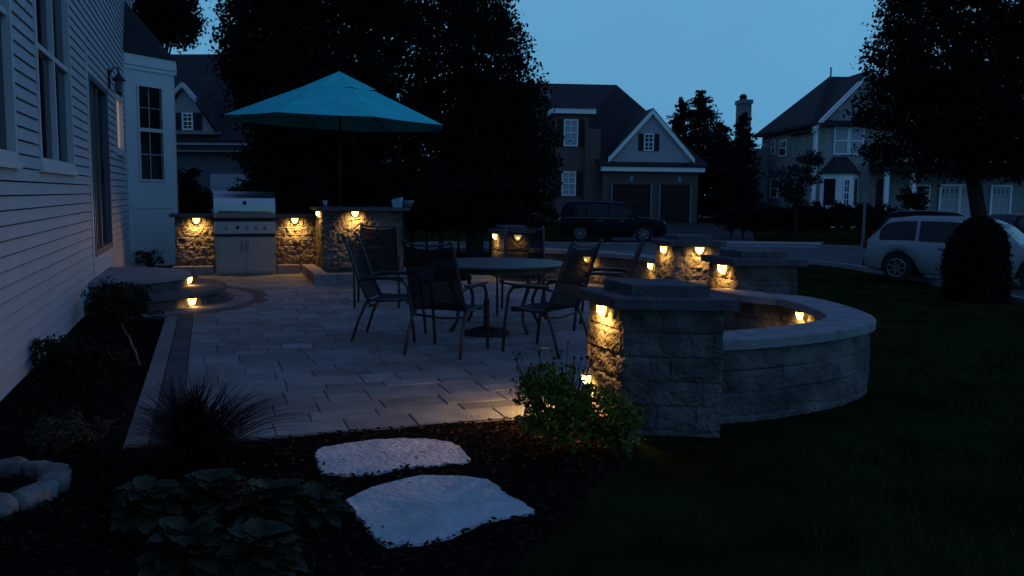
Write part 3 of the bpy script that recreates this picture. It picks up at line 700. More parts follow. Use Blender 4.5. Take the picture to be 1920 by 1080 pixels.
l1 = [p for p in w1i if p[1] > 7.0]; wall_lamp(l1, 1507, 'lamp on the inner side of the nearer curved seat wall', 1.5)
wall_lamp(w2i, 1226, 'narrow lamp seen edge-on just left of the two-lamp pillar', 1.2)
wall_lamp(w2i, 1106, 'lamp glowing through the dark sling chair at the right of the table', 1.4)
lamp(0, 0, P3(-.20, 16.9-.018, 1.015), (-UX, -UY), 'lamp on the stone counter left of the grill', 1.9, core=2.6, thr=3.2, lean=.8)
lamp(0, 0, P3(1.53, 16.9-.018, 1.015), (-UX, -UY), 'lamp on the stone counter right of the grill', 2.2, core=2.4, thr=3.2, lean=.8)
lamp(0, 0, P3(1.91-.02, 16.05, 1.16), (-VX, -VY), 'lamp on the narrow left side of the bar counter', 1.1, thr=2)
lamp(0, 0, P3(2.48, 15.8-.02, 1.165), (-UX, -UY), 'lamp on the front of the bar counter', 1.9, core=3.0)
an = R(-2); lamp(0, 0, P3(CC[0]+1.155*math.cos(an), CC[1]+1.155*math.sin(an), .295), (VX, VY), 'lamp under the top landing of the stoop', 1.0)
an = R(-42); nv, nu = math.cos(an), math.sin(an); lamp(0, 0, P3(CC[0]+1.635*nv, CC[1]+1.635*nu, .115), (nv*VX+nu*UX, nv*VY+nu*UY), 'lamp under the lower tread of the stoop', 1.2)

# ================================================================ patio umbrella
uy = 16.75; ux = pixY(637, 240, uy)[0]; zr = pixY(630, 231, uy)[2]; za = pixY(632, 134, uy)[2]; ur = 206/FPX*uy
um = thing('patio_umbrella', 'open teal patio umbrella with vented top above the bar', 'umbrella', (ux, uy, 0))
part('pole', MB().tube([(ux, uy, -.05), (ux, uy, za-.1)], .024, 12), M_BLACK, um, smooth=True)
M_TEAL = mat('teal_canopy', (.030, .50, .49), .85, var=.12, vscale=3, bump=.5, bscale=9)
def canopy(r0, z0, r1, z1, rot, nseg=8, sag=.02, th=.006, k=6, tilt=.0):
    mb = MB(); V = []
    for j in range(k+1):
        t = j/k
        for i in range(nseg*4):
            a = 2*math.pi*i/(nseg*4)+rot; f = (i % 4)/4; w = math.cos(math.pi/nseg)/math.cos((f-.5)*2*math.pi/nseg)
            r = (r0+(r1-r0)*t)*w; z = z0+(z1-z0)*t - sag*math.sin(math.pi*f)*t*.6
            V.append((ux+r*math.cos(a), uy+r*math.sin(a), z+tilt*r*math.cos(a)))
    n = nseg*4
    return mb.add(V, [(j*n+i, j*n+(i+1) % n, (j+1)*n+(i+1) % n, (j+1)*n+i) for j in range(k) for i in range(n)])
rot = R(27); zr1 = zr
cn = part('canopy', canopy(.45, za-.03-.45*(za-zr)/ur, ur, zr1, rot, tilt=-.03), M_TEAL, um)
build('vent', canopy(.01, za, .76, za-.355, rot, sag=.05), M_TEAL, cn)
mb = MB(); F = canopy(ur*.996, zr1, ur*.999, zr1-.0, rot, k=1, tilt=-.03)
for i in range(8):
    a = 2*math.pi*i/8+rot; e_ = (ux+ur*.97*math.cos(a), uy+ur*.97*math.sin(a), zr1-.03-.03*ur*math.cos(a))
    part('rib', MB().tube([(ux+.03*math.cos(a), uy+.03*math.sin(a), za-.12), ((ux+e_[0])/2, (uy+e_[1])/2, (za-.12+e_[2])/2-.02), e_], .009, 6), M_BLACK, um)

# ================================================================ table, its umbrella stand
TX, TY, TR = -.17, 9.85, .78
tb = thing('patio_table', 'round dark patio table with four legs among the chairs', 'table', (TX, TY, 0))
M_TOP = mat('table_top', (.06, .06, .065), .42, bump=.1, bscale=40, var=.12, vscale=6)
part('table_top', MB().lathe([(.04, .708), (TR-.03, .708), (TR-.003, .715), (TR, .73), (TR-.01, .738), (TR-.04, .74), (.04, .74)], (TX, TY, 0), 48), M_TOP, tb)
part('apron', MB().lathe([(TR-.10, .655), (TR-.08, .655), (TR-.08, .707), (TR-.10, .707)], (TX, TY, 0), 40), M_BRONZE, tb)
for k in range(4):
    a = R(35+90*k); f = lambda r, z: (TX+r*math.cos(a), TY+r*math.sin(a), z)
    part('leg', MB().tube([f(.62, .69), f(.60, .5), f(.50, .3), f(.52, .12), f(.60, .0)], [.022, .022, .02, .02, .022], 8), M_BRONZE, tb, smooth=True)
us = thing('umbrella_stand', 'round openwork cast umbrella stand on the pavers under the table', 'stand', (-.27, 9.35, 0))
mb = MB(); cx, cy = -.27, 9.35
for r in (.25, .19, .13): mb.tube([(cx+r*math.cos(2*math.pi*i/32), cy+r*math.sin(2*math.pi*i/32), .02+(.25-r)*.25) for i in range(33)], .011, 6)
for i in range(16):
    a = 2*math.pi*i/16; mb.tube([(cx+.06*math.cos(a), cy+.06*math.sin(a), .075), (cx+.16*math.cos(a+.25), cy+.16*math.sin(a+.25), .05), (cx+.25*math.cos(a), cy+.25*math.sin(a), .02)], .008, 5)
part('base_grid', mb, M_BLACK, us); part('socket', MB().lathe([(.07, .05), (.035, .10), (.03, .36), (.034, .38)], (cx, cy, 0), 16), M_BLACK, us, smooth=True)

# ================================================================ chairs
CG = 'sling armchairs around the patio'
ch = thing('patio_chair', 'sling armchair with its dark back to us, left of the nearest pair at the table', 'chair', (0, 0, 0), 0, CG)
Wd = .285
for s in (-1, 1):
    lpart('arm_frame', MB().tube([(s*Wd, .34, .0), (s*(Wd+.005), .31, .30), (s*(Wd+.01), .27, .56), (s*(Wd+.01), .22, .625), (s*(Wd+.01), .10, .645), (s*Wd, -.12, .64), (s*(Wd-.02), -.25, .61)], .0155, 8), M_BRONZE, ch, True)
    lpart('arm_rest', MB().bar((s*(Wd+.01), .25, .652), (s*(Wd+.003), -.18, .656), .05, .016), M_BRONZE, ch)
    lpart('rear_leg', MB().tube([(s*Wd, -.31, .0), (s*(Wd-.01), -.24, .22), (s*(Wd-.02), -.15, .42), (s*(Wd-.03), .0, .41), (s*(Wd-.025), .26, .43)], .0155, 8), M_BRONZE, ch, True)
    lpart('back_post', MB().tube([(s*(Wd-.02), -.13, .38), (s*(Wd-.025), -.24, .62), (s*(Wd-.035), -.33, .88), (s*(Wd-.045), -.40, 1.06), (s*(Wd-.055), -.43, 1.075)], .0165, 8), M_BRONZE, ch, True)
for y_, z_ in ((.25, .40), (-.13, .36)): lpart('stretcher', MB().tube([(-Wd+.02, y_, z_), (0, y_, z_-.02), (Wd-.02, y_, z_)], .012, 8), M_BRONZE, ch, True)
mb = MB(); N1, N2 = 8, 10
V = [((-1+2*i/N1)*(Wd-.03), -.13+.40*j/N2, .43-.012*(1-j/N2)-.025*math.sin(math.pi*i/N1)*math.sin(math.pi*j/N2)+.0*j) for j in range(N2+1) for i in range(N1+1)]
mb.add(V, [(j*(N1+1)+i, j*(N1+1)+i+1, (j+1)*(N1+1)+i+1, (j+1)*(N1+1)+i) for j in range(N2) for i in range(N1)]); lpart('seat', mb, M_SLING, ch, True)
mb = MB(); V = []
for j in range(N2+1):
    t = j/N2
    for i in range(N1+1):
        f = -1+2*i/N1; zt = 1.03-.035*(1-f*f); z = .42+(zt-.42)*t; yy = -.135 - .115*min(1, (z-.38)/.24) - .165*max(0, z-.62)/.44*1.03
        V.append((f*(Wd-.03-.02*t), yy-.02*(1-f*f)*math.sin(math.pi*t), z))
mb.add(V, [(j*(N1+1)+i, j*(N1+1)+i+1, (j+1)*(N1+1)+i+1, (j+1)*(N1+1)+i) for j in range(N2) for i in range(N1)]); lpart('back_sling', mb, M_SLING, ch, True)
lpart('top_rail', MB().tube([(-Wd+.045, -.40, 1.055), (-.12, -.405, 1.035), (0, -.405, 1.025), (.12, -.405, 1.035), (Wd-.045, -.40, 1.055)], .012, 8), M_BRONZE, ch, True)
def face(dx, dy): return math.atan2(dy, dx)-math.pi/2
ch.location = (-.62, 8.28, 0); ch.rotation_euler = (0, 0, face(.36, .93))
ch['label'] = 'nearest armchair, its dark back toward us, left of the table'
dup(ch, (-1.29, 9.12, 0), face(1, -.1), 'armchair seen side-on at the far left of the table, facing right')
dup(ch, (.36, 8.36, 0), face(-.8, .6), 'armchair right of the table, turned away, lamp glowing through its back')
dup(ch, (1.08, 9.85, 0), face(-.96, .2), 'armchair mostly hidden behind the right chair with the glowing lamp')
dup(ch, (.13, 11.15, 0), face(-.08, -1), 'armchair facing us from beyond the table')
dup(ch, (-1.80, 11.75, 0), face(.1, -1), 'armchair facing us between the bar and the left chair')

# ================================================================ stepping stones, planter ring, hose
FLAGS = []
def flag(pts, label, z=.01, seed=0):
    P = [pix(*p, z) for p in pts]; n = len(P); FLAGS.append(P)
    Q, _, _ = resample(P, .02, True); o = []
    for i, p in enumerate(Q):
        a = Q[i-1]; b = Q[(i+1) % len(Q)]; L = math.hypot(b[0]-a[0], b[1]-a[1]); d = .014*noise.noise(Vector((p[0]*11, p[1]*11, seed)))+.006*noise.noise(Vector((p[0]*40, p[1]*40, seed)))
        o.append((p[0]+(b[1]-a[1])/L*d, p[1]-(b[0]-a[0])/L*d))
    m = len(o); cx = sum(p[0] for p in o)/m; cy = sum(p[1] for p in o)/m; V = [(*p, z-.07) for p in o]+[(*p, z-.012) for p in o]; K = 12
    for k in range(K):
        t = (k/K)*.999 + (.012 if k == 0 else 0)
        for p in o:
            x, y = p[0]*(1-t)+cx*t, p[1]*(1-t)+cy*t; V.append((x, y, z+.006*noise.noise(Vector((x*5, y*5, seed)))*(k > 0)+.003*noise.noise(Vector((x*16, y*16, seed)))*(k > 0)))
    F = [(r*m+i, r*m+(i+1) % m, (r+1)*m+(i+1) % m, (r+1)*m+i) for r in range(K+1) for i in range(m)]; F.append(tuple((K+1)*m+i for i in range(m)))
    obj0('stepping_stone', MB().add(V, F), M_FLAG, label, 'stone', group='stepping stones in the dark mulch', smooth=False)
flag([(588, 848), (602, 838), (655, 829), (705, 823), (760, 821), (805, 822), (850, 828), (868, 842), (884, 858), (878, 868), (820, 872), (760, 876), (700, 887), (650, 891), (600, 886), (596, 870)][::-1], 'farther, smaller pale stepping stone close to the patio edge', .000, 1)
flag([(645, 937), (680, 918), (740, 900), (790, 890), (860, 890), (915, 898), (940, 913), (952, 927), (985, 943), (1005, 958), (1000, 964), (960, 968), (910, 976), (882, 988), (850, 1006), (790, 1018), (725, 1023), (700, 1008), (682, 982), (662, 956)][::-1], 'nearer, larger pale stepping stone in the foreground', .002, 2)
pc = pix(-38, 880, .12); rg_ = thing('planter_ring', 'ring of rough pale stones around a dark hollow at the lower left edge', 'stone ring', (pc[0], pc[1], 0))
rnd = random.Random(3); a = 20
while a < 375:
    st_ = rnd.uniform(26, 38); b = a+st_-1.2; mb = MB(); V = []; na, nb = 8, 10
    for i in range(na+1):
        A = R(a+(b-a)*i/na); sq = 1-.25*abs(2*i/na-1)**4
        for j in range(nb):
            t = 2*math.pi*j/nb; cr = max(-1, min(1, 1.25*math.cos(t))); cz = max(-1, min(1, 1.25*math.sin(t))); r = .33+.068*sq*cr; z = .02+.055*sq*cz
            p = Vector((pc[0]+r*math.cos(A), pc[1]+r*math.sin(A), z)); k = noise.noise(p*7)*.018+noise.noise(p*28)*.014; V.append((p.x+k*math.cos(A), p.y+k*math.sin(A), p.z+k))
    F = [(i*nb+j, i*nb+(j+1) % nb, (i+1)*nb+(j+1) % nb, (i+1)*nb+j) for i in range(na) for j in range(nb)]+[tuple(range(nb-1, -1, -1)), tuple(na*nb+j for j in range(nb))]
    part('stone', mb.add(V, F), mat('ring_stone', (.17, .17, .165), .9, bump=1, bscale=30, var=.45, vscale=8), rg_, smooth=True); a += st_
hp = [pix(*p, .03) for p in ((226, 606), (236, 622), (246, 642), (254, 660), (262, 684))]
obj0('hose', MB().tube([(p[0], p[1], .02+.012*math.sin(i)) for i, p in enumerate(crom(hp, 5))], .013, 8), mat('pale_hose', (.07, .07, .065), .6), 'short curved piece of pale garden hose lying in the mulch', 'hose', smooth=True)

# ================================================================ plants close by
def shrub(name, label, cat, px, py, w, h, n, leaf, m, seed, clump=.1, group=None, z=None, aspect=.55, per=25, stems=8):
    x, y = pix(px, py); g_ = -.03 if z is None else z; t = thing(name, label, cat, (x, y, g_), 0, group); rnd = random.Random(seed)
    mb = MB()
    for _ in range(stems):
        a = rnd.uniform(0, 6.28); r = rnd.uniform(.1, .4)*w; mb.tube([(x, y, g_-.02), (x+r*.5*math.cos(a), y+r*.5*math.sin(a), g_+h*.4), (x+r*math.cos(a), y+r*math.sin(a), g_+h*rnd.uniform(.7, .95))], [.008, .006, .003], 5)
    part('stems', mb, M_BARK, t)
    quads('foliage', crown_pts([(x, y, g_+h*.5, w/2, w/2, h*.5)], n, seed, clump, per), leaf, m, t, seed, aspect)
    return t
M_SHRUB = leafmat('shrub_leaves', (.020, .028, .014)); M_SHRUBL = leafmat('pale_shrub_leaves', (.055, .060, .040)); M_RED = leafmat('red_leaves', (.05, .014, .012))
shrub('shrub', 'dense dark shrub beside the stoop and below the door', 'shrub', 222, 606, .62, .50, 5200, .045, M_SHRUB, 41, .1)
shrub('shrub', 'loose twiggy shrub against the siding at the left', 'shrub', 90, 690, .46, .30, 1300, .035, M_SHRUB, 42, .09)
shrub('shrub', 'low dark shrub in the middle of the mulch bed', 'shrub', 185, 695, .6, .26, 1500, .04, leafmat('dark_leaves', (.016, .014, .010)), 43, .1)
shrub('plant', 'low pale feathery plant above the ring of stones', 'plant', 127, 832, .48, .20, 2600, .022, M_SHRUBL, 44, .05)
shrub('plant', 'small reddish twiggy plant at the foot of the white bay', 'plant', 282, 502, .75, .42, 500, .05, M_RED, 45, .1, stems=26)
# ornamental grass
def blades(name, cx, cy, z, n, h, spread, m, seed, parent=None, w=.006, droop=.5):
    rnd = random.Random(seed); mb = MB()
    for _ in range(n):
        a = rnd.uniform(0, 6.283); r0 = spread*.16*math.sqrt(rnd.random()); L = h*rnd.uniform(.6, 1.15); o_ = spread*rnd.uniform(.15, 1.0); ww = w*rnd.uniform(.6, 1.3)
        bx, by = cx+r0*math.cos(a*1.7), cy+r0*math.sin(a*1.7); px_, py_ = -math.sin(a)*ww, math.cos(a)*ww; V = []; K = 6
        for i in range(K+1):
            t = i/K; rr = o_*t**1.7; zz = z+L*(t-droop*t**3*o_/spread); k = (1-t)**.6+.05
            V += [(bx+rr*math.cos(a)-px_*k, by+rr*math.sin(a)-py_*k, zz), (bx+rr*math.cos(a)+px_*k, by+rr*math.sin(a)+py_*k, zz)]
        mb.add(V, [(2*i, 2*i+1, 2*i+3, 2*i+2) for i in range(K)])
    return part(name, mb, m, parent) if parent is not None else mb
x, y = pix(372, 880); og = thing('ornamental_grass', 'dark purple fountain grass arching over the front left patio edge', 'grass', (x, y, -.03))
blades('blades', x, y, -.03, 900, .56, .66, leafmat('purple_blades', (.022, .010, .015), .5, .6), 5, og)
# hostas
M_HOSTA = mat('hosta_leaves', (.030, .036, .020), .8, var=.45, vscale=9, island=.35, bump=.4, bscale=14)
def hosta(px, py, n, L, seed, label):
    x, y = pix(px, py); t = thing('hosta', label, 'plant', (x, y, -.03), 0, 'broad-leaved plants in the near mulch bed'); rnd = random.Random(seed); mb = MB(); st_ = MB()
    for q in range(n):
        a = 2.4*q+rnd.uniform(-.3, .3); f = q/n; r = L*(.15+.95*f); zc = .05+L*(1.05-.75*f)*rnd.uniform(.8, 1.1); l = L*rnd.uniform(.75, 1.15); el_ = R(28-36*f+rnd.uniform(-12, 12)); w = l*.40; V = []
        d = Vector((math.cos(a)*math.cos(el_), math.sin(a)*math.cos(el_), math.sin(el_))); s = Vector((-math.sin(a), math.cos(a), 0)); up = s.cross(d)*-1; b = Vector((x+r*.55*math.cos(a), y+r*.55*math.sin(a), zc-.03)); K = 7
        for i in range(K+1):
            u_ = i/K; ww = w*(math.sin(math.pi*min(1, u_)**.8)**.65)*1.0 if 0 < i < K else .004
            c_ = b+d*(l*u_)-Vector((0, 0, 1))*(l*.20*u_*u_); rip = .006*math.sin(u_*22+q)
            V += [c_-s*ww+up*(ww*.28+rip), c_-s*ww*.5+up*ww*.05, c_, c_+s*ww*.5+up*ww*.05, c_+s*ww+up*(ww*.28-rip)]
        mb.add(V, [(5*i+j, 5*i+j+1, 5*i+j+6, 5*i+j+5) for i in range(K) for j in range(4)]); st_.tube([(x, y, -.04), (b.x*.6+x*.4, b.y*.6+y*.4, zc*.7), tuple(b)], .004, 5)
    part('leaves', mb, M_HOSTA, t, smooth=True); part('stalks', st_, M_HOSTA, t)
hosta(285, 985, 42, .135, 1, 'broad-leaved hosta, leftmost of the clumps in the near bed')
hosta(400, 965, 42, .13, 2, 'broad-leaved hosta behind the others, below the purple grass')
hosta(515, 985, 44, .14, 3, 'broad-leaved hosta in the middle of the near bed')
hosta(596, 985, 30, .11, 4, 'broad-leaved hosta touching the larger stepping stone')
hosta(350, 1075, 42, .135, 5, 'broad-leaved hosta at the bottom edge, left one of two')
hosta(490, 1085, 42, .135, 6, 'broad-leaved hosta at the bottom edge, right one of two')
# flowering bush at the foot of the nearest pillar
x, y = pix(1048, 842); fb = thing('flowering_bush', 'green flowering bush with dark seed heads at the foot of the nearest pillar', 'bush', (x, y, -.03)); rnd = random.Random(8)
M_FB = leafmat('bush_leaves', (.10, .13, .02), .45)
lb = [(x-.02, y, .27, .26, .22, .24), (x+.2, y-.02, .20, .24, .2, .20), (x-.06, y+.05, .36, .16, .16, .13), (x+.36, y-.04, .13, .16, .16, .15)]
quads('foliage', crown_pts(lb, 7500, 8, .07, 22), .036, M_FB, fb, 8, .4)
st_ = MB(); hd = MB()
for _ in range(46):
    a = rnd.uniform(0, 6.28); r = rnd.uniform(.05, .30); X, Y_, Z = x-.05+r*math.cos(a), y+r*math.sin(a)*.8, rnd.uniform(.44, .66)-.35*r
    st_.tube([(x+.3*(X-x), y+.3*(Y_-y), .1), (X, Y_, Z)], .0018, 4); k = rnd.uniform(.006, .010); hd.lathe([(k*.5, -k), (k, 0), (k*.5, k)], (X, Y_, Z+k), 7)
part('stems', st_, mat('green_stems', (.03, .04, .015), .7), fb); part('seed_heads', hd, mat('seed_heads', (.012, .010, .008), .8), fb)
fx, fy = pixY(1021, 690, y)[0], y; mb = MB()
for k in range(9):
    a = 2*math.pi*k/9; mb.bar((fx, fy, .60), (fx+.026*math.cos(a), fy+.026*math.sin(a), .606), .010, .002)
part('flower', mb, mat('yellow_petals', (.55, .42, .03), .6), fb)
shrub('plant', 'small plant with lamplight painted into its pale leaves at the base of the nearest pillar', 'plant', 1165, 868, .16, .30, 260, .02, leafmat('lit_leaves', (.14, .15, .05)), 47, .04)  # leaf colour lightened and yellowed to stand in for lamplight
# loose bark chips on the beds
rg = np.random.default_rng(9); n = 15000; U_ = 1.2+rg.random(n)**.8*4.27; T_ = rg.random(n); Vv = -1.40+(np.maximum(.3, np.minimum(1.2+.92*(U_-3.3), 2.55))+1.40)*T_
n2 = 7000; U_ = np.concatenate([U_, 5.5+rg.random(n2)*8]); Vv = np.concatenate([Vv, -1.42+rg.random(n2)*.88]); C_ = np.stack([Vv*VX+U_*UX, Vv*VY+U_*UY, .000+.010*rg.random(len(U_))], 1)
def inside(p, P):
    c = False
    for i in range(len(P)):
        a, b = P[i-1], P[i]
        if (a[1] > p[1]) != (b[1] > p[1]) and p[0] < (b[0]-a[0])*(p[1]-a[1])/(b[1]-a[1])+a[0]: c = not c
    return c
keep = np.ones(len(C_), bool)
for P in FLAGS:
    cx, cy = sum(p[0] for p in P)/len(P), sum(p[1] for p in P)/len(P); Q = [(cx+(p[0]-cx)*.985, cy+(p[1]-cy)*.975) for p in P]
    for i in range(len(C_)):
        if abs(C_[i, 0]-cx) < .8 and abs(C_[i, 1]-cy) < .6 and inside(C_[i], Q) and rg.random() > .012: keep[i] = False
C_ = C_[keep]
o = quads('bark_chips', C_, .034, leafmat('bark_chips', (.020, .014, .011), .8, .9), None, 9, .38, .75); o['kind'] = 'stuff'; tag(o, 'loose dark bark chips covering the mulch beds', 'mulch')
# lawn blades in the near foreground
rg = np.random.default_rng(3); nb_ = 42000; X = rg.uniform(.2, 6.5, nb_); Y_ = 2.6+rg.random(nb_)**1.3*7.5
lim = 2.0-(5.4-Y_)*.33
ok = (X > np.where(Y_ < 5.6, np.minimum(1.9, 2.35-.0*Y_)-(5.6-Y_)*.32, 3.15)) & ~((X < 3.2) & (Y_ > 5.3) & (Y_ < 9.6)); X, Y_ = X[ok], Y_[ok]; n = len(X)
a = rg.random(n)*6.283; h = rg.uniform(.025, .06, n); lx, ly = rg.normal(0, .015, n), rg.normal(0, .015, n); z0 = np.full(n, -.035)
V = np.stack([np.stack([X-.0035*np.cos(a), Y_-.0035*np.sin(a), z0], 1), np.stack([X+.0035*np.cos(a), Y_+.0035*np.sin(a), z0], 1), np.stack([X+lx, Y_+ly, z0+h], 1)], 1).reshape(-1, 3)
me = bpy.data.meshes.new('grass_blades'); me.from_pydata(V.tolist(), [], np.arange(3*n).reshape(-1, 3).tolist()); me.materials.append(M_BLADE)
o = bpy.data.objects.new('grass_blades', me); COL.objects.link(o); o['kind'] = 'stuff'; tag(o, 'short dark green grass of the near lawn', 'grass')
# ================================================================ cars
def car(label, loc, rz, col, L=4.75, Wd=1.86, Hh=1.52, suv=False, chrome=False):
    """own frame: x forward, origin on the ground under the middle"""
    t = thing('parked_car', label, 'car', loc, rz); paint = mat('paint_%02d' % len([m for m in MATS if m.startswith('paint')]), col, .35, spec=.5 if col[0] > .3 else .04, bump=.01); w = Wd/2
    gc = .22; bz = .98 if not suv else 1.06; hz = .92 if not suv else 1.04
    # stations: x, lower z, belt z, roof z, half width at belt
    if suv: S = [(-.50, .45, .80, .80, .90), (-.495, .33, 1.02, 1.10, .94), (-.475, .28, bz, 1.55, .97), (-.44, .25, bz, Hh-.06, .985), (-.36, .23, bz, Hh, 1), (-.1, .22, bz-.01, Hh, 1), (.08, .22, bz-.02, Hh-.05, 1), (.16, .22, bz-.03, Hh-.2, 1), (.245, .22, bz-.03, bz+.03, 1), (.36, .23, hz-.03, hz, .98), (.45, .26, hz-.10, hz-.06, .95), (.485, .32, .84, .88, .88), (.50, .42, .66, .70, .80)]
    else: S = [(-.50, .50, .78, .80, .84), (-.493, .36, .92, .94, .90), (-.475, .30, bz-.02, 1.03, .94), (-.43, .26, bz, 1.26, .97), (-.385, .24, bz, Hh-.07, .985), (-.30, .22, bz, Hh-.015, 1), (-.12, .22, bz-.02, Hh, 1), (.04, .22, bz-.04, Hh-.05, 1), (.12, .22, bz-.05, Hh-.19, 1), (.225, .22, bz-.06, bz-.02, 1), (.34, .23, .86, .91, .98), (.43, .26, .78, .82, .94), (.48, .32, .68, .72, .86), (.50, .42, .58, .60, .74)]
    fine = []
    for i in range(len(S)-1):
        for k in range(4):
            u = k/4; fine.append(tuple(S[i][j]*(1-u)+S[i+1][j]*u for j in range(5)))
    fine.append(S[-1]); V = []; F = []
    wx = (-.325*L if not suv else -.30*L, .290*L); wr = .345 if not suv else .36
    def sect(s):
        x, zl, zb, zr, k = s; x *= L; ww = w*k; th = (zr-zb)/max(.01, Hh-bz); ins = .17*max(0, min(1, th))
        for c in wx:      # wheel arch cut
            d = abs(x-c)
            if d < wr+.05: zl = max(zl, wr+math.sqrt(max(0, (wr+.05)**2-d*d)))
        zl = min(zl, zb-.10)
        half = [(0, zl), (ww*.90, zl), (ww*.965, zl+.05), (ww, (zl+zb)/2+.05), (ww*.985, zb-.04), (ww*.955, zb), (ww*.955-ins*.55, zb+(zr-zb)*.5), (ww*.955-ins, zb+(zr-zb)*.93), (ww*.955-ins-.09, zr), (0, zr+.012)]
        return x, half
    secs = [sect(s) for s in fine]; m = 18
    for x, h in secs:
        ring_ = [(x, -a, z) for a, z in h] + [(x, a, z) for a, z in h[-2:0:-1]]
        V += ring_
    for i in range(len(secs)-1): F += [(i*m+j, i*m+(j+1) % m, (i+1)*m+(j+1) % m, (i+1)*m+j) for j in range(m)]
    F += [tuple(range(m-1, -1, -1)), tuple((len(secs)-1)*m+j for j in range(m))]
    lpart('body', MB().add(V, F), paint, t, True)
    gl = mat('car_glass', (.010, .011, .014), .15, spec=.2)
    xa, xb = (-.455, .205) if suv else (-.40, .185); cuts = [(-.43, -.255), (-.24, -.045), (-.03, .175)] if suv else [(-.42, -.245), (-.23, -.04), (-.025, .165)]
    def pnt(xf, side, e):        # point on the side glass: e 0 belt .. 1 top
        i = min(range(len(fine)-1), key=lambda i: 0 if fine[i][0] <= xf <= fine[i+1][0] else min(abs(fine[i][0]-xf), abs(fine[i+1][0]-xf))+1)
        a, b = secs[i], secs[i+1]; u = (xf-fine[i][0])/max(1e-6, fine[i+1][0]-fine[i][0]); g = lambda q: (a[1][q][0]*(1-u)+b[1][q][0]*u, a[1][q][1]*(1-u)+b[1][q][1]*u)
        p, q = (g(5), g(6)) if e < .5 else (g(6), g(7)); k = e*2 if e < .5 else (e-.5)*2
        return (xf*L, side*(p[0]*(1-k)+q[0]*k+.006), p[1]*(1-k)+q[1]*k)
    for s in (-1, 1):
        for a, b in cuts:
            V = []; K = 6
            for i in range(K+1):
                xf = a+(b-a)*i/K; V += [pnt(xf, s, e) for e in (.06, .45, .88)]
            lpart('side_window', MB().add(V, [(3*i+j, 3*i+3+j, 3*i+4+j, 3*i+1+j) for i in range(K) for j in (0, 1)]), gl, t, True)
        lpart('mirror', MB().box(.16*L-.08, .16*L+.08, s*w*.93-.0, s*(w+.14), bz, bz+.13), paint, t)
        for hx in (-.10, .10): lpart('door_handle', MB().bar((hx*L-.14, s*(w+.008), bz-.13), (hx*L+.02, s*(w+.008), bz-.13), .02, .03), M_STEEL, t)
        lpart('headlight', MB().box(.455*L, .49*L, s*w*.55, s*w*.86, hz-.24, hz-.12), mat('headlight', (.3, .32, .34), .1), t)
        lpart('tail_light', MB().box(-.500*L, -.475*L, s*w*.62, s*w*.92, bz-.20, bz-.02), mat('tail_light', (.18, .02, .02), .2) if not suv else mat('pale_tail_light', (.5, .55, .6), .2), t)
        if chrome: lpart('trim_strip', MB().bar((-.45*L, s*(w*.975+.0), bz+.0), (.20*L, s*(w*.975), bz-.02), .02, .022), M_STEEL, t)
        for c in wx:
            tw = lpart('tyre', MB().lathe([(wr*.05, -.10), (wr*.60, -.10), (wr*.62, -.06), (wr*.64, -.10), (wr*.93, -.10), (wr, -.07), (wr, .07), (wr*.93, .10), (wr*.64, .10), (wr*.62, .06), (wr*.60, .05), (wr*.05, .05)], (c, s*(w-.12), wr), 28, 'y'), mat('tyre', (.02, .02, .02), .9), t)
            mb = MB()
            mb.tube([(c+wr*.62*math.cos(2*math.pi*k/24), s*(w-.015), wr+wr*.62*math.sin(2*math.pi*k/24)) for k in range(25)], wr*.035, 6)
            for k in range(7):
                a = 2*math.pi*k/7; mb.bar((c, s*(w-.015), wr), (c+wr*.6*math.cos(a), s*(w-.012), wr+wr*.6*math.sin(a)), .05, .02, (0, 1, 0))
            d = bpy.data.meshes.new('rim'); d.from_pydata(mb.v, [], mb.f); d.materials.append(mat('alloy_rim', (.25, .25, .26), .35, metal=.8)); ro = bpy.data.objects.new('rim', d); COL.objects.link(ro); ro.parent = tw
    # windscreens
    def across(fa, fb, name):
        V = []
        for k in range(5):
            xf = fa+(fb-fa)*k/4; i = max(0, min(len(fine)-2, next((j for j in range(len(fine)-1) if fine[j][0] <= xf <= fine[j+1][0]), 0))); a, b = secs[i], secs[i+1]; u = (xf-fine[i][0])/(fine[i+1][0]-fine[i][0])
            g = lambda q: (a[1][q][0]*(1-u)+b[1][q][0]*u, a[1][q][1]*(1-u)+b[1][q][1]*u); p = g(8); c_ = g(9)
            V += [(xf*L, -p[0], p[1]+.008), (xf*L, -p[0]*.5, (p[1]+c_[1])/2+.010), (xf*L, 0, c_[1]+.008), (xf*L, p[0]*.5, (p[1]+c_[1])/2+.010), (xf*L, p[0], p[1]+.008)]
        lpart(name, MB().add(V, [(5*i+j, 5*i+5+j, 5*i+6+j, 5*i+1+j) for i in range(4) for j in range(4)]), gl, t, True)
    across(.055 if not suv else .09, .215 if not suv else .235, 'windscreen'); across(-.488 if not suv else -.492, -.395 if not suv else -.455, 'rear_window')
    lpart('bumper', MB().box(-.505*L, -.47*L, -w*.80, w*.80, .34, .50), M_BLACK, t); lpart('number_plate', MB().box(-.508*L, -.505*L, -.26, .26, .60, .72), mat('number_plate', (.4, .4, .38), .5), t)
    return t
def place_car(px, py, Y=None, z=ZR):
    x, y = pix(px, py, z); return x, y
rw = pix(1682, 527, ZR+.012)       # rear wheel contact of the white wagon
rz = R(-40); L = 4.8; k = -.325*L; cx = rw[0]-(k*math.cos(rz)-(-.80)*math.sin(rz)*1); cy = rw[1]-(k*math.sin(rz)+(-.80)*math.cos(rz))
car('white wagon parked on the street, partly hidden by the dark rounded shrub', (cx, cy, ZR), rz, (.24, .25, .27), L, 1.88, 1.60)
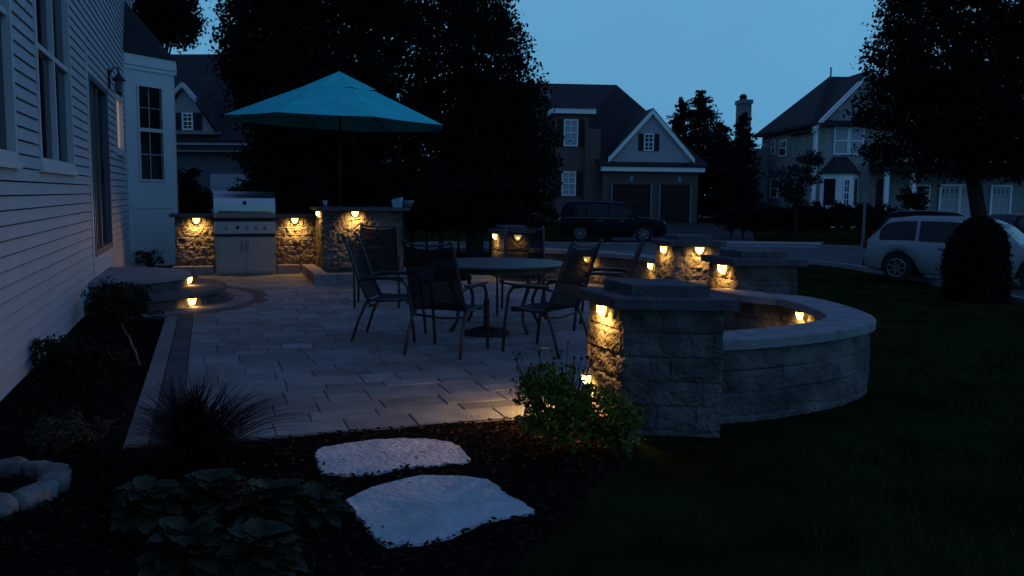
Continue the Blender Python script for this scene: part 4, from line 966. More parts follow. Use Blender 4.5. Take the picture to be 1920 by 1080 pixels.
rw = pix(1088, 453, ZR+.002); rz = R(-8); L = 4.62; k = -.30*L; cx = rw[0]-(k*math.cos(rz)+.80*math.sin(rz)); cy = rw[1]-(k*math.sin(rz)-.80*math.cos(rz))
car('dark SUV with a bright trim line parked before the brick house garage', (cx, cy, gz(cx, cy)+.035), rz, (.010, .011, .016), L, 1.92, 1.76, True, True)
cx, cy = pixY(1800, 420, 28)[0], 28.6; car('dark car parked beyond the white wagon, only its roof showing', (cx, cy, ZR+.01), R(-30), (.012, .013, .018), 4.5, 1.80, 1.62)
cx, cy = pixY(1960, 420, 33)[0], 33.5; car('dark car at the right edge before the pale garage doors', (cx, cy, gz(cx, cy)+.04), R(20), (.014, .014, .018), 4.4, 1.8, 1.5)

# ================================================================ houses across the street
class HF:                      # house frame: origin o, a along the facade, b away from us
    def __init__(s, ox, oy, ang): s.o = (ox, oy); s.a = (math.cos(ang), math.sin(ang)); s.b = (-math.sin(ang), math.cos(ang))
    def __call__(s, x, y, z): return (s.o[0]+s.a[0]*x+s.b[0]*y, s.o[1]+s.a[1]*x+s.b[1]*y, z)
    def box(s, x0, x1, y0, y1, z0, z1): return MB().box(x0, x1, y0, y1, z0, z1, s)
def gable_y(h, x0, x1, y0, y1, z0, zr, ov=.3, th=.15):      # ridge runs away from us
    m_ = (x0+x1)/2; P = []; sl = (zr-z0)/(m_-x0)
    for y in (y0-ov, y1): P += [h(x0-ov, y, z0-ov*sl), h(m_, y, zr), h(x1+ov, y, z0-ov*sl), h(x1+ov, y, z0-ov*sl-th), h(m_, y, zr-th), h(x0-ov, y, z0-ov*sl-th)]
    return MB().add(P, [(0, 6, 7, 1), (1, 7, 8, 2), (2, 8, 9, 3), (3, 9, 10, 4), (4, 10, 11, 5), (5, 11, 6, 0), (0, 1, 4, 5), (1, 2, 3, 4), (7, 6, 11, 10), (8, 7, 10, 9)])
def gable_x(h, x0, x1, y0, y1, z0, zr, hipL=0, hipR=0, ov=.4, th=.18):
    m_ = (y0+y1)/2; a = [h(x0-ov, y0-ov, z0), h(x1+ov, y0-ov, z0), h(x1+ov, y1+ov, z0), h(x0-ov, y1+ov, z0), h(x0-ov+hipL, m_, zr), h(x1+ov-hipR, m_, zr)]
    b = [h(x0-ov, y0-ov, z0-th), h(x1+ov, y0-ov, z0-th), h(x1+ov, y1+ov, z0-th), h(x0-ov, y1+ov, z0-th)]
    return MB().add(a+b, [(0, 1, 5, 4), (1, 2, 5), (2, 3, 4, 5), (3, 0, 4), (6, 9, 8, 7), (0, 6, 7, 1), (1, 7, 8, 2), (2, 8, 9, 3), (3, 9, 6, 0)])
def hwin(parent, h, x, z, w, hh, y=0, cols=2, rows=4, shut=None, glass=None, frame=None, side=False):
    """window on the front face y (or on the side face x=y when side)"""
    T = (lambda a, b, c: h(b, a, c)) if side else h
    mb = MB(); f = .07
    for a, b, c, d in ((x, x+f, z, z+hh), (x+w-f, x+w, z, z+hh), (x+f, x+w-f, z+hh-f, z+hh), (x+f, x+w-f, z, z+f), (x+f, x+w-f, z+hh/2-.03, z+hh/2+.03)): mb.box(a, b, y-.06, y+.02, c, d, T)
    for i in range(1, cols): c = x+w*i/cols; mb.box(c-.018, c+.018, y-.045, y+.02, z+f, z+hh-f, T)
    for i in range(1, rows):
        if i*2 == rows: continue
        c = z+hh*i/rows; mb.box(x+f, x+w-f, y-.047, y+.02, c-.018, c+.018, T)
    fr = part('window', mb, frame or M_FARTRIM, parent); build('pane', MB().box(x+.03, x+w-.03, y-.03, y-.01, z+.03, z+hh-.03, T), glass or M_FARGLASS, fr)
    if shut:
        for a in (x-shut-.02, x+w+.02): part('shutter', MB().box(a, a+shut, y-.05, y+.02, z, z+hh, T), mat('shutter_paint', (.012, .012, .016), .6), parent)
    return fr
M_FARTRIM = mat('far_white_trim', (.68, .68, .70), .6); M_FARGLASS = mat('far_glass', (.012, .012, .016), .15)
M_BLIND = mat('blinds_behind_glass', (.26, .28, .33), .35, var=.05)
M_BRICK = mat('brick', (.075, .038, .036), .9, kind='brick'); M_FSID = mat('far_siding', (.32, .31, .35), .8, kind='rows', bump=.6, bscale=2.4, var=.06, vscale=1)
M_FSIDD = mat('grey_siding', (.085, .085, .10), .8, kind='rows', bump=.6, bscale=2.4, var=.08, vscale=1); M_STUCCO = mat('tan_stone_siding', (.20, .20, .195), .9, bump=.5, bscale=6, var=.25, vscale=3)
M_GDOOR = mat('dark_garage_door', (.030, .014, .014), .6); M_GDOORL = mat('pale_garage_door', (.34, .35, .38), .6)

def garage_door(parent, h, x0, x1, z0, z1, m, y=0, trim=True, windows=False):
    mb = MB(); n = 4
    for i in range(n):
        a, b = z0+(z1-z0)*i/n+.012, z0+(z1-z0)*(i+1)/n-.012; mb.box(x0, x1, y+.02, y+.10, a, b, h)
        for k in range(4): w = (x1-x0)/4; mb.box(x0+w*k+.08, x0+w*(k+1)-.08, y+.0, y+.02, a+.09, b-.09, h)
    g = part('garage_door', mb, m, parent)
    if windows:
        for k in range(4): w = (x1-x0)/4; build('pane', MB().box(x0+w*k+.1, x0+w*(k+1)-.1, y-.012, y+.0, z1-.42, z1-.14, h), M_FARGLASS, g)
    if trim:
        mb = MB(); mb.box(x0-.12, x0-.01, y-.05, y+.04, z0, z1, h).box(x1+.01, x1+.12, y-.05, y+.04, z0, z1, h).box(x0-.12, x1+.12, y-.048, y+.04, z1+.002, z1+.10, h)
        part('door_trim', mb, m if m is M_GDOOR else M_FARTRIM, parent); mb.v and None
# --- brick house with the two-door garage (middle)
Yh = 52.; gx0 = pixY(1131, 350, Yh)[0]; gx1 = pixY(1308, 350, Yh+1)[0]; h = HF(gx0, Yh, R(6)); GW = gx1-gx0
b1 = thing('brick_house', 'brick house with two dark garage doors and a white-edged gable, across the street', 'house', h(3, 3, -.2))
ez = pixY(1200, 309, Yh)[2]; dz1 = pixY(1200, 349, Yh)[2]; gzb = gz(gx0, Yh)
part('garage_wall', h.box(0, .55, .12, 7, -.4, ez, ).box(0, GW, .14, 7, dz1+.1, ez-.01, h).box(2.9, 3.45, .12, .5, -.4, ez-.02, h).box(GW-.45, GW, .12, 7.01, -.4, ez-.015, h).box(.5, GW-.4, .5, .6, -.4, ez-.03, h), M_BRICK, b1)
garage_door(b1, h, .55, 2.85, gzb-.1, dz1, M_GDOOR, .14); garage_door(b1, h, 3.5, GW-.5, gzb-.1, dz1, M_GDOOR, .14)
wt = MB()
for x in (.47, 2.86, 3.37, GW-.49): wt.box(x, x+.09, .0, .11, gzb-.1, dz1+.12, h)
part('door_trim', wt, mat('dull_trim', (.16, .16, .18), .7), b1)
for x in (1.7, 4.6): part('keystone', h.box(x-.1, x+.1, .06, .139, dz1+.25, dz1+.62), mat('keystone', (.2, .2, .21), .8), b1)
part('fascia', h.box(-.15, GW+.3, -.22, .13, ez-.38, ez), M_FARTRIM, b1)
ax = pixY(1227, 209, Yh)[0]-gx0; az = pixY(1227, 209, Yh)[2]; bl_ = pixY(1147, 297, Yh)[0]-gx0; brr = pixY(1303, 299, Yh)[0]-gx0; bzz = pixY(1227, 298, Yh)[2]
part('gable_wall', MB().add([h(bl_, .3, bzz-.4), h(brr, .3, bzz-.4), h(brr, .3, bzz), h(ax, .3, az), h(bl_, .3, bzz), h(bl_, .5, bzz-.4), h(brr, .5, bzz-.4), h(brr, .5, bzz), h(ax, .5, az), h(bl_, .5, bzz)], [(0, 1, 2, 3, 4), (9, 8, 7, 6, 5)]), M_FSID, b1)
mb = MB()
for s, x_ in ((-1, bl_-.15), (1, brr+.15)):
    mb.add([h(x_, .05, bzz-.22), h(ax, .05, az-.12), h(ax, .05, az+.22), h(x_, .05, bzz+.10), h(x_, .3, bzz-.22), h(ax, .3, az-.12), h(ax, .3, az+.22), h(x_, .3, bzz+.10)], [(0, 1, 2, 3), (7, 6, 5, 4), (0, 4, 5, 1), (3, 2, 6, 7), (0, 3, 7, 4)])
part('rake_board', mb, M_FARTRIM, b1)
P_ = [h(-.3, -.3, ez+.01), h(GW+.4, -.3, ez+.01), h(GW+.4, 1.2, bzz+.1), h(-.3, 1.2, bzz+.1)]
part('skirt_roof', MB().add(P_+[(p[0], p[1], p[2]-.12) for p in P_], [(0, 1, 2, 3), (4, 7, 6, 5), (0, 4, 5, 1), (1, 5, 6, 2), (3, 7, 4, 0)]), M_ROOF, b1)
gr_ = MB(); m_ = ax
gr_.add([h(bl_-.15, .0, bzz+.12), h(ax, .0, az+.24), h(brr+.15, .0, bzz+.12), h(bl_-.15, 5.5, bzz+.12), h(ax, 6.5, az+.24), h(brr+.15, 5.5, bzz+.12)], [(0, 1, 4, 3), (1, 2, 5, 4)]); part('gable_roof', gr_, M_ROOF, b1)
ww_ = .95; wx_ = ax-.47; hwin(b1, h, pixY(1211, 270, Yh)[0]-gx0, pixY(1220, 282, Yh)[2], (1230-1211)/FPX*Yh, 32/FPX*Yh, .3, 2, 4, .30)
# main roof: high hip behind, sloping down to the right
r0 = h(-6.5, 9, pixY(1025, 153, Yh+9)[2]); rx1 = pixY(1156, 159, Yh+9)
ridR = (rx1[0], Yh+9.0, rx1[2]); ridL = (ridR[0]-9.5, Yh+8.2, ridR[2]); eR = h(GW+1.0, 1.0, ez+.05); eRb = h(GW+1.0, 16, ez+.05); eL = h(-.9, 1.0, ez+.1); wL = h(-9, 3, 6.1); wLb = h(-9, 17, 6.1); fM = h(-.6, 2.6, 6.05)
part('main_roof', MB().add([eL, eR, ridR, fM, ridL, wL, eRb, wLb], [(0, 1, 2, 3), (3, 2, 4, 5), (1, 6, 2), (6, 7, 4, 2), (7, 5, 4)]), M_ROOF, b1)
part('house_wall', h.box(-8.5, -.9, 2.6, 15, -.4, 6.0).box(-.95, -.02, .9, 14, -.4, 5.4, h).box(-.05, GW+.3, 3.0, 14, -.4, ez, h), M_BRICK, b1)
x0 = pixY(1048, 240, Yh+2)[0]; x1 = pixY(1106, 240, Yh+2)[0]
q0 = x0-gx0-.1; q1 = x1-gx0; t2 = pixY(1080, 214, Yh+1.2)[2]
part('front_bay', h.box(q0, q1, 1.2, 3.0, -.4, t2), M_BRICK, b1)
part('cornice', h.box(q0-.25, q1+.35, .9, 3.1, t2, t2+.30), M_FARTRIM, b1); part('bay_roof', MB().add([h(q0-.3, .8, t2+.31), h(q1+.45, .8, t2+.31), h(q1+.2, 4.5, t2+2.0), h(q0, 4.5, t2+2.0)], [(0, 1, 2, 3)]), M_ROOF, b1)
wa = pixY(1060, 250, Yh+1.2)[0]-gx0; wb = pixY(1087, 250, Yh+1.2)[0]-gx0
hwin(b1, h, wa, pixY(1070, 274, Yh+1)[2], wb-wa, 49/FPX*(Yh+1), 1.2, 2, 4, .35, M_BLIND); hwin(b1, h, wa-.08, pixY(1070, 367, Yh+1)[2], wb-wa, 45/FPX*(Yh+1), 1.2, 2, 4, .35, M_BLIND)
sx = pixY(1042, 170, Yh+6)[0]-gx0; sp = MB()
nrm = None
def onroof(x, y, k=.06): # plane through fM, ridR, wL
    A, B, C_ = Vector(fM), Vector(ridR), Vector(wL); N_ = (B-A).cross(C_-A); q = Vector(h(x, y, 0)); z = A.z - (N_.x*(q.x-A.x)+N_.y*(q.y-A.y))/N_.z; return (q.x, q.y, z+k)
for i in range(3):
    a = -4.9+i*1.6; c4 = [onroof(a, 6.0), onroof(a+1.55, 6.0), onroof(a+1.55, 7.7), onroof(a, 7.7)]; sp = MB().add(c4+[(p[0], p[1], p[2]-.05) for p in c4], [(0, 1, 2, 3), (7, 6, 5, 4), (0, 4, 5, 1), (1, 5, 6, 2), (2, 6, 7, 3), (3, 7, 4, 0)])
    part('solar_panel', sp, mat('solar_panel', (.05, .06, .09), .35), b1)
xx = pixY(1006, 350, Yh+2.5)[0]-gx0
part('front_door', h.box(xx-1.1, xx-.1, 2.5, 2.62, -.1, 2.3), M_GDOOR, b1); part('sidelight', h.box(xx-.08, xx+.14, 2.5, 2.62, .25, 1.55), mat('lit_sidelight', (.4, .2, .1), .5, emit=(1, .30, .12), estr=.10), b1, 'narrow glowing orange sidelight of the front door')

# --- house with chimney and bay (right)
Yr = 50.; cx0 = pixY(1527, 300, Yr)[0]; h = HF(cx0, Yr, R(2)); ez = pixY(1523, 234, Yr)[2]
b2 = thing('tan_house', 'large pale house with chimney and white bay window behind the hedge, at right', 'house', h(3, 4, 0))
part('main_wall', h.box(0, 9, 0, 9.5, -.3, ez), M_STUCCO, b2)
rz_ = pixY(1565, 143, Yr+4.7)[2]; rxx = pixY(1562, 143, Yr+4.7)[0]-cx0
part('roof', gable_x(h, 0, 14, 0, 9.5, ez+.1, rz_, hipL=rxx+.4, hipR=3), M_ROOF, b2)
part('vent_pipe', MB().tube([h(rxx+.05, 4.7, rz_-.3), h(rxx+.05, 4.7, rz_+.55)], .05), mat('dull_metal', (.1, .1, .1), .6), b2)
gxa = .0; gxb = 5.4; gza = ez+4.2
part('front_gable', MB().add([h(.1, -.15, ez-.1), h(5.5, -.15, ez-.1), h(2.8, -.15, ez+2.75), h(.1, 3, ez-.1), h(5.5, 3, ez-.1), h(2.8, 3, ez+2.75)], [(0, 1, 2), (0, 2, 5, 3), (1, 4, 5, 2)]), M_STUCCO, b2)
mb = MB()
for s in (-1, 1):
    x_ = 2.8+s*3.1; mb.add([h(x_, -.4, ez-.45), h(2.8, -.4, ez+2.75), h(2.8, -.4, ez+3.0), h(x_, -.4, ez-.18), h(x_, -.16, ez-.45), h(2.8, -.16, ez+2.75), h(2.8, -.16, ez+3.0), h(x_, -.16, ez-.18)], [(0, 1, 2, 3), (7, 6, 5, 4), (0, 4, 5, 1), (3, 2, 6, 7)])
part('rake_board', mb, M_FARTRIM, b2)
part('gable_roof', gable_y(h, -.25, 5.85, -.35, 4, ez-.25+.0, ez+3.03, .05, .05), M_ROOF, b2)
part('corner_board', h.box(-.03, .14, -.05, -.002, -.2, ez-.1).box(-.05, -.003, -.04, .2, -.2, ez-.1, h), M_FARTRIM, b2)
X = lambda px, y=0: pixY(px, 300, Yr+y)[0]-cx0
Z = lambda py, y=0, px=1590: pixY(px, py, Yr+y)[2]
hwin(b2, h, X(1562), Z(290), (X(1618)-X(1562))/2, Z(238)-Z(290), -.0, 1, 2, None, M_BLIND); hwin(b2, h, X(1591), Z(290), (X(1618)-X(1562))/2, Z(238)-Z(290), -.001, 1, 2, None, M_BLIND)
bx0, bx1 = X(1552, -1), X(1626, -1); bt = Z(325, -1)
bayp = [h(bx0, 0, 0)[:2], h(bx0+.7, -1.0, 0)[:2], h(bx1-.7, -1.0, 0)[:2], h(bx1, 0, 0)[:2]]
bb = part('bay', MB().prism(bayp, -.2, bt), M_FARTRIM, b2, 'white three-sided bay window')
part('bay_roof', MB().add([h(bx0-.15, 0, bt), h(bx0+.6, -1.2, bt), h(bx1-.6, -1.2, bt), h(bx1+.15, 0, bt), h(bx0+.7, 0, bt+.95), h(bx1-.7, 0, bt+.95)], [(0, 1, 4), (1, 2, 5, 4), (2, 3, 5), (0, 3, 2, 1)]), M_ROOF, b2)
zb = Z(387, -1); zt_ = Z(335, -1)
hwin(b2, h, bx0+.9, zb, (bx1-bx0)-1.8, zt_-zb, -1.02, 2, 4, None)
for a_, b_ in ((bayp[0], bayp[1]), (bayp[2], bayp[3])):
    L = math.hypot(b_[0]-a_[0], b_[1]-a_[1]); dx, dy = (b_[0]-a_[0])/L, (b_[1]-a_[1])/L; fr = lambda p, q, r: (a_[0]+dx*p+dy*q, a_[1]+dy*p-dx*q, r)
    part('pane', MB().box(.25, L-.25, .0, .02, zb+.05, zt_, fr), M_FARGLASS, b2)
# left side face windows
for px, z0, z1, w in ((1432, 297, 272, .7), (1450, 290, 262, .7), (1468, 293, 262, 1.3), (1455, 371, 335, 1.4)):
    # distance on the side face from the picture column
    d = ray(px, 300); yy = None
    for k in range(100):
        q = k*.1; p = h(0, q, 0)
        if (p[0]/p[1])-(d.x/d.y) < 0: yy = q; break
    if yy is None: continue
    Yq = Yr+yy; za_, zb_ = pixY(px, z0, Yq)[2], pixY(px, z1, Yq)[2]; hwin(b2, h, yy-w/2, za_, w, zb_-za_, -.0, 1, 2, None, side=True)
part('side_wing', h.box(-1.7, .05, 8.0, 13.5, -.3, ez-.9), mat('pale_wing', (.22, .23, .24), .8, kind='rows', bump=.5, bscale=2.4), b2)
cxa = pixY(1391, 220, Yr+11)[0]-cx0; cxb = pixY(1414, 220, Yr+11)[0]-cx0; ct = pixY(1403, 189, Yr+11)[2]
chm = part('chimney', h.box(cxa+.12, cxb, 10.4, 11.6, 3, ct).box(cxa+.05, cxb+.07, 10.3, 11.7, ct-.25, ct+.02, h), mat('chimney_siding', (.16, .16, .17), .8, bump=.6, bscale=2.4, kind='rows', var=.1, vscale=1), b2)
build('chimney_cap', MB().lathe([(.25, 0), (.25, .25), (.3, .26), (.12, .42)], h((cxa+cxb)/2, 11, ct+.02), 12), M_BLACK, chm)
# porch, right wing and its garage doors
part('porch_post', h.box(X(1640), X(1640)+.22, -1.6, -1.4, -.2, Z(318)), M_FARTRIM, b2); part('porch_post', h.box(X(1689), X(1689)+.22, -1.6, -1.4, -.2, Z(318)), M_FARTRIM, b2)
part('front_door', h.box(X(1648), X(1668), -.08, -.0, 0, Z(335)), M_GDOOR, b2)
part('porch_roof', MB().add([h(X(1632), -1.9, Z(318)), h(14.5, -1.9, Z(318)), h(14.5, .3, Z(300)), h(X(1632), .3, Z(300)), h(X(1632), -1.9, Z(322)), h(14.5, -1.9, Z(322)), h(14.5, .3, Z(322)), h(X(1632), .3, Z(322))], [(0, 1, 2, 3), (4, 7, 6, 5), (0, 4, 5, 1), (0, 3, 7, 4)]), M_ROOF, b2)
part('wing_wall', h.box(9.001, 14.2, .05, 8, -.3, Z(320)), M_STUCCO, b2)
hwin(b2, h, X(1722), Z(385), X(1751)-X(1722), Z(345)-Z(385), -.0, 2, 4)
for a_, b_ in ((1772, 1805), (1811, 1843), (1871, 1904)): garage_door(b2, h, X(a_, -.1), X(b_, -.1), -.1, Z(347), M_GDOORL, -.14, windows=True)
part('pale_front', h.box(X(1768), X(1925), -.02, .045, -.2, Z(335)), mat('pale_front', (.20, .21, .24), .8), b2)

# --- dark house behind the bay and the big trees (left)
Yl = 45.; lx0 = pixY(290, 300, Yl)[0]; h = HF(lx0, Yl, R(-4)); X = lambda px: pixY(px, 260, Yl)[0]-lx0; Z = lambda py: pixY(350, py, Yl)[2]
b3 = thing('grey_house', 'dark grey house with a small white-edged gable, seen between the bay and the umbrella', 'house', h(3, 3, -.2))
part('wall', h.box(-3, 7.4, .3, 10, -.6, Z(268)), M_FSIDD, b3)
part('eave_board', h.box(-3.2, X(468), -.1, .28, Z(272), Z(267)).box(-3.2, X(474), -.3, .20, Z(285), Z(281), h), mat('eave_boards', (.26, .24, .26), .7), b3)
P_ = [h(-3.4, -.4, Z(281)), h(7.8, -.4, Z(281)), h(7.8, .25, Z(270)), h(-3.4, .25, Z(270))]; part('skirt_roof', MB().add(P_, [(0, 1, 2, 3)]), M_ROOF, b3)
part('roof', gable_x(h, -3, 7.4, .2, 11, Z(262), pixY(350, 101, Yl+5.5)[2], hipL=0, hipR=3.0, ov=.3), M_ROOF, b3)
a_ = X(350); az = Z(160); xl = X(292); xr = X(408); bz_ = Z(250)
part('dormer_wall', MB().add([h(xl, -.02, bz_), h(xr, -.02, bz_), h(a_, -.02, az-.1), h(xl, 3, bz_), h(xr, 3, bz_), h(a_, 3, az-.1)], [(0, 1, 2), (0, 2, 5, 3), (1, 4, 5, 2)]), mat('dormer_siding', (.24, .23, .26), .8, kind='rows', bump=.6, bscale=2.4), b3)
mb = MB(); x_ = X(375); zc_ = Z(187)
for x_ in (X(318), X(376)):
    mb.add([h(x_, -.3, zc_-.2), h(a_, -.3, az-.12), h(a_, -.3, az+.12), h(x_, -.3, zc_+.06), h(x_, -.05, zc_-.2), h(a_, -.05, az-.12), h(a_, -.05, az+.12), h(x_, -.05, zc_+.06)], [(0, 1, 2, 3), (7, 6, 5, 4), (0, 4, 5, 1), (3, 2, 6, 7)])
part('rake_board', mb, mat('rake_paint', (.42, .41, .45), .7), b3)
part('dormer_roof', MB().add([h(xl-.2, -.28, bz_+.02), h(a_, -.28, az+.13), h(xr+.2, -.28, bz_+.02), h(xl-.2, 4, bz_+.02), h(a_, 4, az+.13), h(xr+.2, 4, bz_+.02)], [(0, 1, 4, 3), (1, 2, 5, 4)]), M_ROOF, b3)
part('dormer_base', h.box(X(326), X(416), -.12, .1, Z(252), Z(247)), mat('dormer_trim', (.15, .15, .17), .7), b3)
hwin(b3, h, X(345), Z(244), X(366)-X(345), Z(212)-Z(244), -.03, 2, 4, .42)
garage_door(b3, h, X(392), X(467), -.5, Z(325), mat('grey_garage_door', (.26, .26, .32), .6), .16, trim=False)

# ================================================================ trees and hedges
M_T1 = leafmat('dark_tree_leaves', (.0085, .0085, .0075), .5, .8); M_T2 = leafmat('maroon_tree_leaves', (.014, .0085, .0085), .5, .8)
M_T3 = leafmat('conifer_needles', (.012, .013, .014), .4, .8); M_T4 = leafmat('ornamental_leaves', (.018, .018, .022), .4, .8)
M_HEDGE = leafmat('hedge_leaves', (.012, .013, .011), .4, .8)
def lobe(px, py, Y, rpx, rpy, ry=None):
    c = pixY(px, py, Y); return (c[0], Y, c[2], rpx/FPX*Y, ry or rpx/FPX*Y*.8, rpy/FPX*Y)
def gtree(label, px, Y, lobes, n, leaf, m, tr, seed, clump=.6, aspect=.6, name='tree', group='dark leafy trees behind the patio'):
    x = pixY(px, 400, Y)[0]; return tree(name, label, 'tree', (x, Y, gz(x, Y)), [lobe(a, b, Y+dy, c, d) for a, b, dy, c, d in lobes], n, leaf, m, tr, seed, clump, group, aspect=aspect)
gtree('tall dark tree right behind the umbrella, leftmost of the big mass', 500, 25,
      [(525, 60, 0, 100, 130), (500, 180, .5, 70, 90), (575, 170, -.5, 100, 110), (462, 40, 1, 48, 70), (530, -80, 0, 100, 110), (455, 130, 0, 40, 50), (560, 300, 0, 90, 80), (500, 300, 0, 45, 60)], 52000, .13, M_T1, .22, 51, .55)
gtree('tall dark tree in the middle of the big mass behind the umbrella', 700, 26,
      [(680, 70, 0, 100, 130), (650, 220, 0, 100, 100), (650, -60, 0, 130, 110), (740, 240, .5, 85, 80), (620, 330, .5, 100, 50), (735, 20, 1, 50, 60), (720, 330, 0, 80, 60), (782, 60, 1, 40, 60), (785, 160, 1, 42, 60)], 60000, .13, M_T1, .24, 52, .55)
gtree('tall dark tree at the right of the big mass, beside the brick house', 890, 27,
      [(880, 110, 0, 105, 125), (900, 230, .5, 115, 95), (860, 10, 0, 85, 80), (960, 170, 0, 60, 80), (930, 60, 1, 45, 55), (985, 270, 0, 55, 70), (900, 340, 0, 130, 70), (800, 260, 0, 60, 100), (850, -70, 0, 70, 60), (1000, 330, 0, 45, 60), (820, 360, 0, 80, 50)], 60000, .13, M_T1, .25, 53, .55)
gtree('leafy tree top showing above the roof of the white bay', 285, 36,
      [(300, 20, 0, 75, 55), (270, -40, 0, 110, 70), (335, 50, .5, 38, 38), (250, 60, 0, 60, 50), (345, 25, 0, 28, 30)], 20000, .16, M_T1, .25, 54, .6)
# right tree
x = pixY(1858, 400, 25)[0]
tree('tree', 'large dark maroon-leaved tree filling the upper right corner', 'tree', (x, 25, gz(x, 25)), [lobe(a, b, 25+dy, c, d) for a, b, dy, c, d in
      ((1800, 100, 0, 150, 120), (1740, 190, .5, 120, 80), (1880, 190, -.5, 120, 90), (1690, 120, 0, 70, 60), (1640, 205, .5, 45, 42), (1760, 0, 0, 100, 70), (1900, 20, 0, 130, 110), (1990, 130, 0, 130, 150), (1720, 275, 0, 75, 55), (1830, 290, 0, 110, 50), (1940, 290, 0, 90, 60), (1780, -90, 0, 150, 80), (1690, 40, 0, 45, 45), (1650, 290, 1, 35, 30))],
      76000, .12, M_T2, .22, 55, .5, None, aspect=.6)
# conifers between the two houses
def conifer(label, px, topy, basey, Y, half, n, seed):
    c = pixY(px, topy, Y); x, zt = c[0], c[2]; zb = gz(x, Y); rb = half/FPX*Y; t = thing('conifer', label, 'tree', (x, Y, zb), 0, 'conifers between the two houses'); rg = np.random.default_rng(seed)
    part('trunk', MB().tube([(x, Y, zb-.2), (x, Y, zb+(zt-zb)*.5), (x, Y, zt-.1)], [.16, .1, .02]), M_BARK, t); C_ = []
    for _ in range(int(n/38)):
        f = rg.random()**.75; z = zt-(zt-zb)*(f*.93+.01); r = rb*(f**.6)*rg.uniform(.5, 1.25)+.08; a = rg.uniform(0, 6.283); k = np.linspace(.1, 1, 38)[:, None]
        br_ = np.array([[x+0, Y, z]])+k*np.array([[r*math.cos(a), r*math.sin(a), -.10*r+.22*r*rg.random()]])+rg.normal(size=(38, 3))*np.array([.09, .09, .07])*(.5+r*.35); C_.append(br_)
    quads('crown', np.concatenate(C_), .20, M_T3, t, seed, .5); return t
conifer('conifer with the highest pointed top, between the two houses', 1313, 166, 430, 58, 84, 20000, 61)
conifer('smaller conifer left of the highest one, touching the garage roof', 1276, 182, 430, 59, 50, 11000, 62)
conifer('conifer in front of the chimney, right of the highest one', 1394, 208, 430, 56, 44, 12000, 63)
conifer('low broad conifer closing the gap beside the pale fence', 1352, 228, 430, 60, 66, 14000, 64)
# ornamental tree in front of the pale house
x = pixY(1494, 400, 42)[0]; tree('ornamental_tree', 'small bare-looking tree in front of the pale house side wall', 'tree', (x, 42, gz(x, 42)), [lobe(1500, 330, 42, 34, 34), lobe(1470, 345, 42, 26, 22), lobe(1515, 300, 42, 22, 20), lobe(1490, 370, 42, 28, 18)], 2600, .15, M_T4, .09, 66, .45, aspect=.5)
def hedge(name, label, cat, lobes, n, leaf, m, seed, clump=.3, base=None, group=None):
    b = base or (lobes[0][0], lobes[0][1], gz(lobes[0][0], lobes[0][1])); t = thing(name, label, cat, b, 0, group); rnd = random.Random(seed); mb = MB()
    for l in lobes: mb.tube([(l[0], l[1], gz(l[0], l[1])-.1), (l[0], l[1], l[2])], [.05, .02], 6)
    part('stems', mb, M_BARK, t); quads('foliage', crown_pts(lobes, n, seed, clump), leaf, m, t, seed, .6); return t
hedge('hedge', 'long dark hedge in front of the pale house', 'hedge', [lobe(px, 407+3*math.sin(px), 43+.3*math.sin(px*2), 34, 24) for px in range(1372, 1680, 22)], 26000, .13, M_HEDGE, 71, .32)
hedge('shrub', 'dark leafy shrub between the white bay and the grill', 'shrub', [lobe(362, 375, 20.5, 32, 52), (lobe(382, 390, 20.3, 30, 34)), lobe(345, 350, 21, 18, 30)], 5000, .09, M_T1, 72, .22)
for (px, lab, s) in ((470, 'dark bush behind the grill, left of the umbrella pole', 73), (560, 'dark bush behind the right part of the stone counter', 74), (800, 'dark bush behind the bar, right of the teal box', 75), (905, 'dark bush behind the farthest pillar', 76)):
    w = 62 if px > 700 else 46; hedge('bush', lab, 'bush', [lobe(px, 372, 22, w, 55), lobe(px+25, 395, 21.5, w*.8, 45), lobe(px-25, 385, 22.4, w*.8, 50)] if px > 480 else [lobe(px+35, 385, 22, 40, 42), lobe(px+60, 375, 22.2, 36, 50)], 7000, .10, M_T1, s, .28, group='dark bushes behind the bar and pillars')
hedge('hedge', 'long dark hedge far behind the bar, under the tall trees', 'hedge', [lobe(px, 385+8*math.sin(px), 30+.5*math.sin(px*2), 40, 40) for px in range(470, 960, 30)], 30000, .15, M_T1, 80, .4)
hedge('bush', 'dark bush left of the black SUV, before the brick house door', 'bush', [lobe(965, 395, 46, 40, 40), lobe(1010, 405, 45, 35, 28), lobe(1120, 400, 49, 20, 18)], 3500, .15, M_HEDGE, 77, .4)
x, y = pix(1832, 548, -.35); x, y = pixY(1829, 540, 17.6)[0], 17.6
t = thing('rounded_shrub', 'dark rounded evergreen shrub in front of the white wagon', 'shrub', (x, y, gz(x, y)))
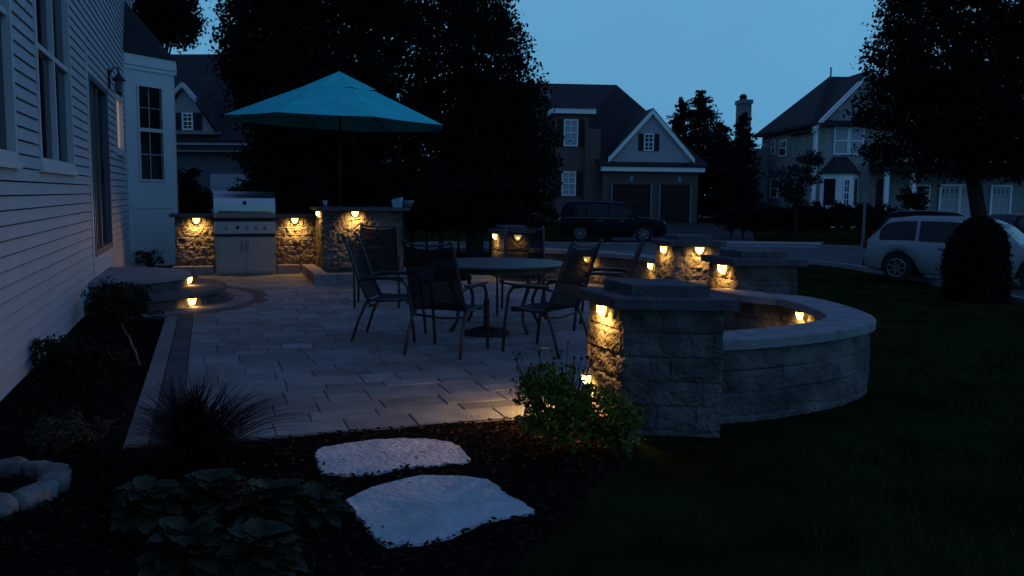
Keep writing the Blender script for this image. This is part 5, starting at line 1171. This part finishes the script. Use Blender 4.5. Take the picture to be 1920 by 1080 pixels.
part('stems', MB().tube([(x, y, gz(x, y)-.1), (x, y, .7)], [.05, .02], 6), M_BARK, t)
part('shade_core', MB().lathe([(.3, 0), (.44, .25), (.45, .65), (.36, 1.05), (.2, 1.35), (.05, 1.46)], (x, y, gz(x, y)+.03), 18), mat('shade_core', (.006, .006, .005), .9), t)  # solid core added inside the leaves, near-black in place of inner shade
quads('foliage', dome_pts(x, y, gz(x, y)-.02, .57, 1.74, 30000, 78), .06, leafmat('evergreen', (.012, .011, .009), .4, .8), t, 78, .6)
x, y = pix(1832, 548, -.4)
hedge('shrub', 'dark shrub by the porch behind the wagon', 'shrub', [lobe(1716, 375, 44, 26, 32)], 1800, .15, M_HEDGE, 79, .3)
# pale fence far behind, thin pole on the far lawn
mb = MB(); a = pixY(1312, 378, 66); b = pixY(1392, 378, 66)
t = thing('fence', 'pale board fence far behind, between the two houses', 'fence', ((a[0]+b[0])/2, 66, gz(a[0], 66)))
zt_ = pixY(1350, 370, 66)[2]; n = 22
for i in range(n): xx0 = a[0]+(b[0]-a[0])*i/n; mb.box(xx0+.01, xx0+(b[0]-a[0])/n-.01, 66, 66.04, gz(a[0], 66)-.1, zt_)
part('boards', mb, mat('pale_fence', (.36, .40, .44), .7), t)
for i in range(4): xx0 = a[0]+(b[0]-a[0])*i/3; part('post', MB().box(xx0-.07, xx0+.07, 65.85, 65.995, gz(a[0], 66)-.1, zt_+.12), mat('pale_fence', (.36, .40, .44), .7), t)
x, y, z = pixY(1618, 450, 36.5); zt_ = pixY(1620, 376, 36.5)[2]
t = thing('pole', 'thin grey pole on the far lawn in front of the bay window house', 'pole', (x, 36.5, gz(x, 36.5)))
part('shaft', MB().tube([(x, 36.5, gz(x, 36.5)-.2), (x, 36.5, zt_)], .055, 10), mat('grey_pole', (.14, .14, .15), .7), t); part('collar', MB().tube([(x, 36.5, gz(x, 36.5)), (x, 36.5, gz(x, 36.5)+.25)], .08, 10), mat('grey_pole', (.14, .14, .15), .7), t)
print('faces', sum(len(o.data.polygons) for o in bpy.data.objects if o.type == 'MESH'))
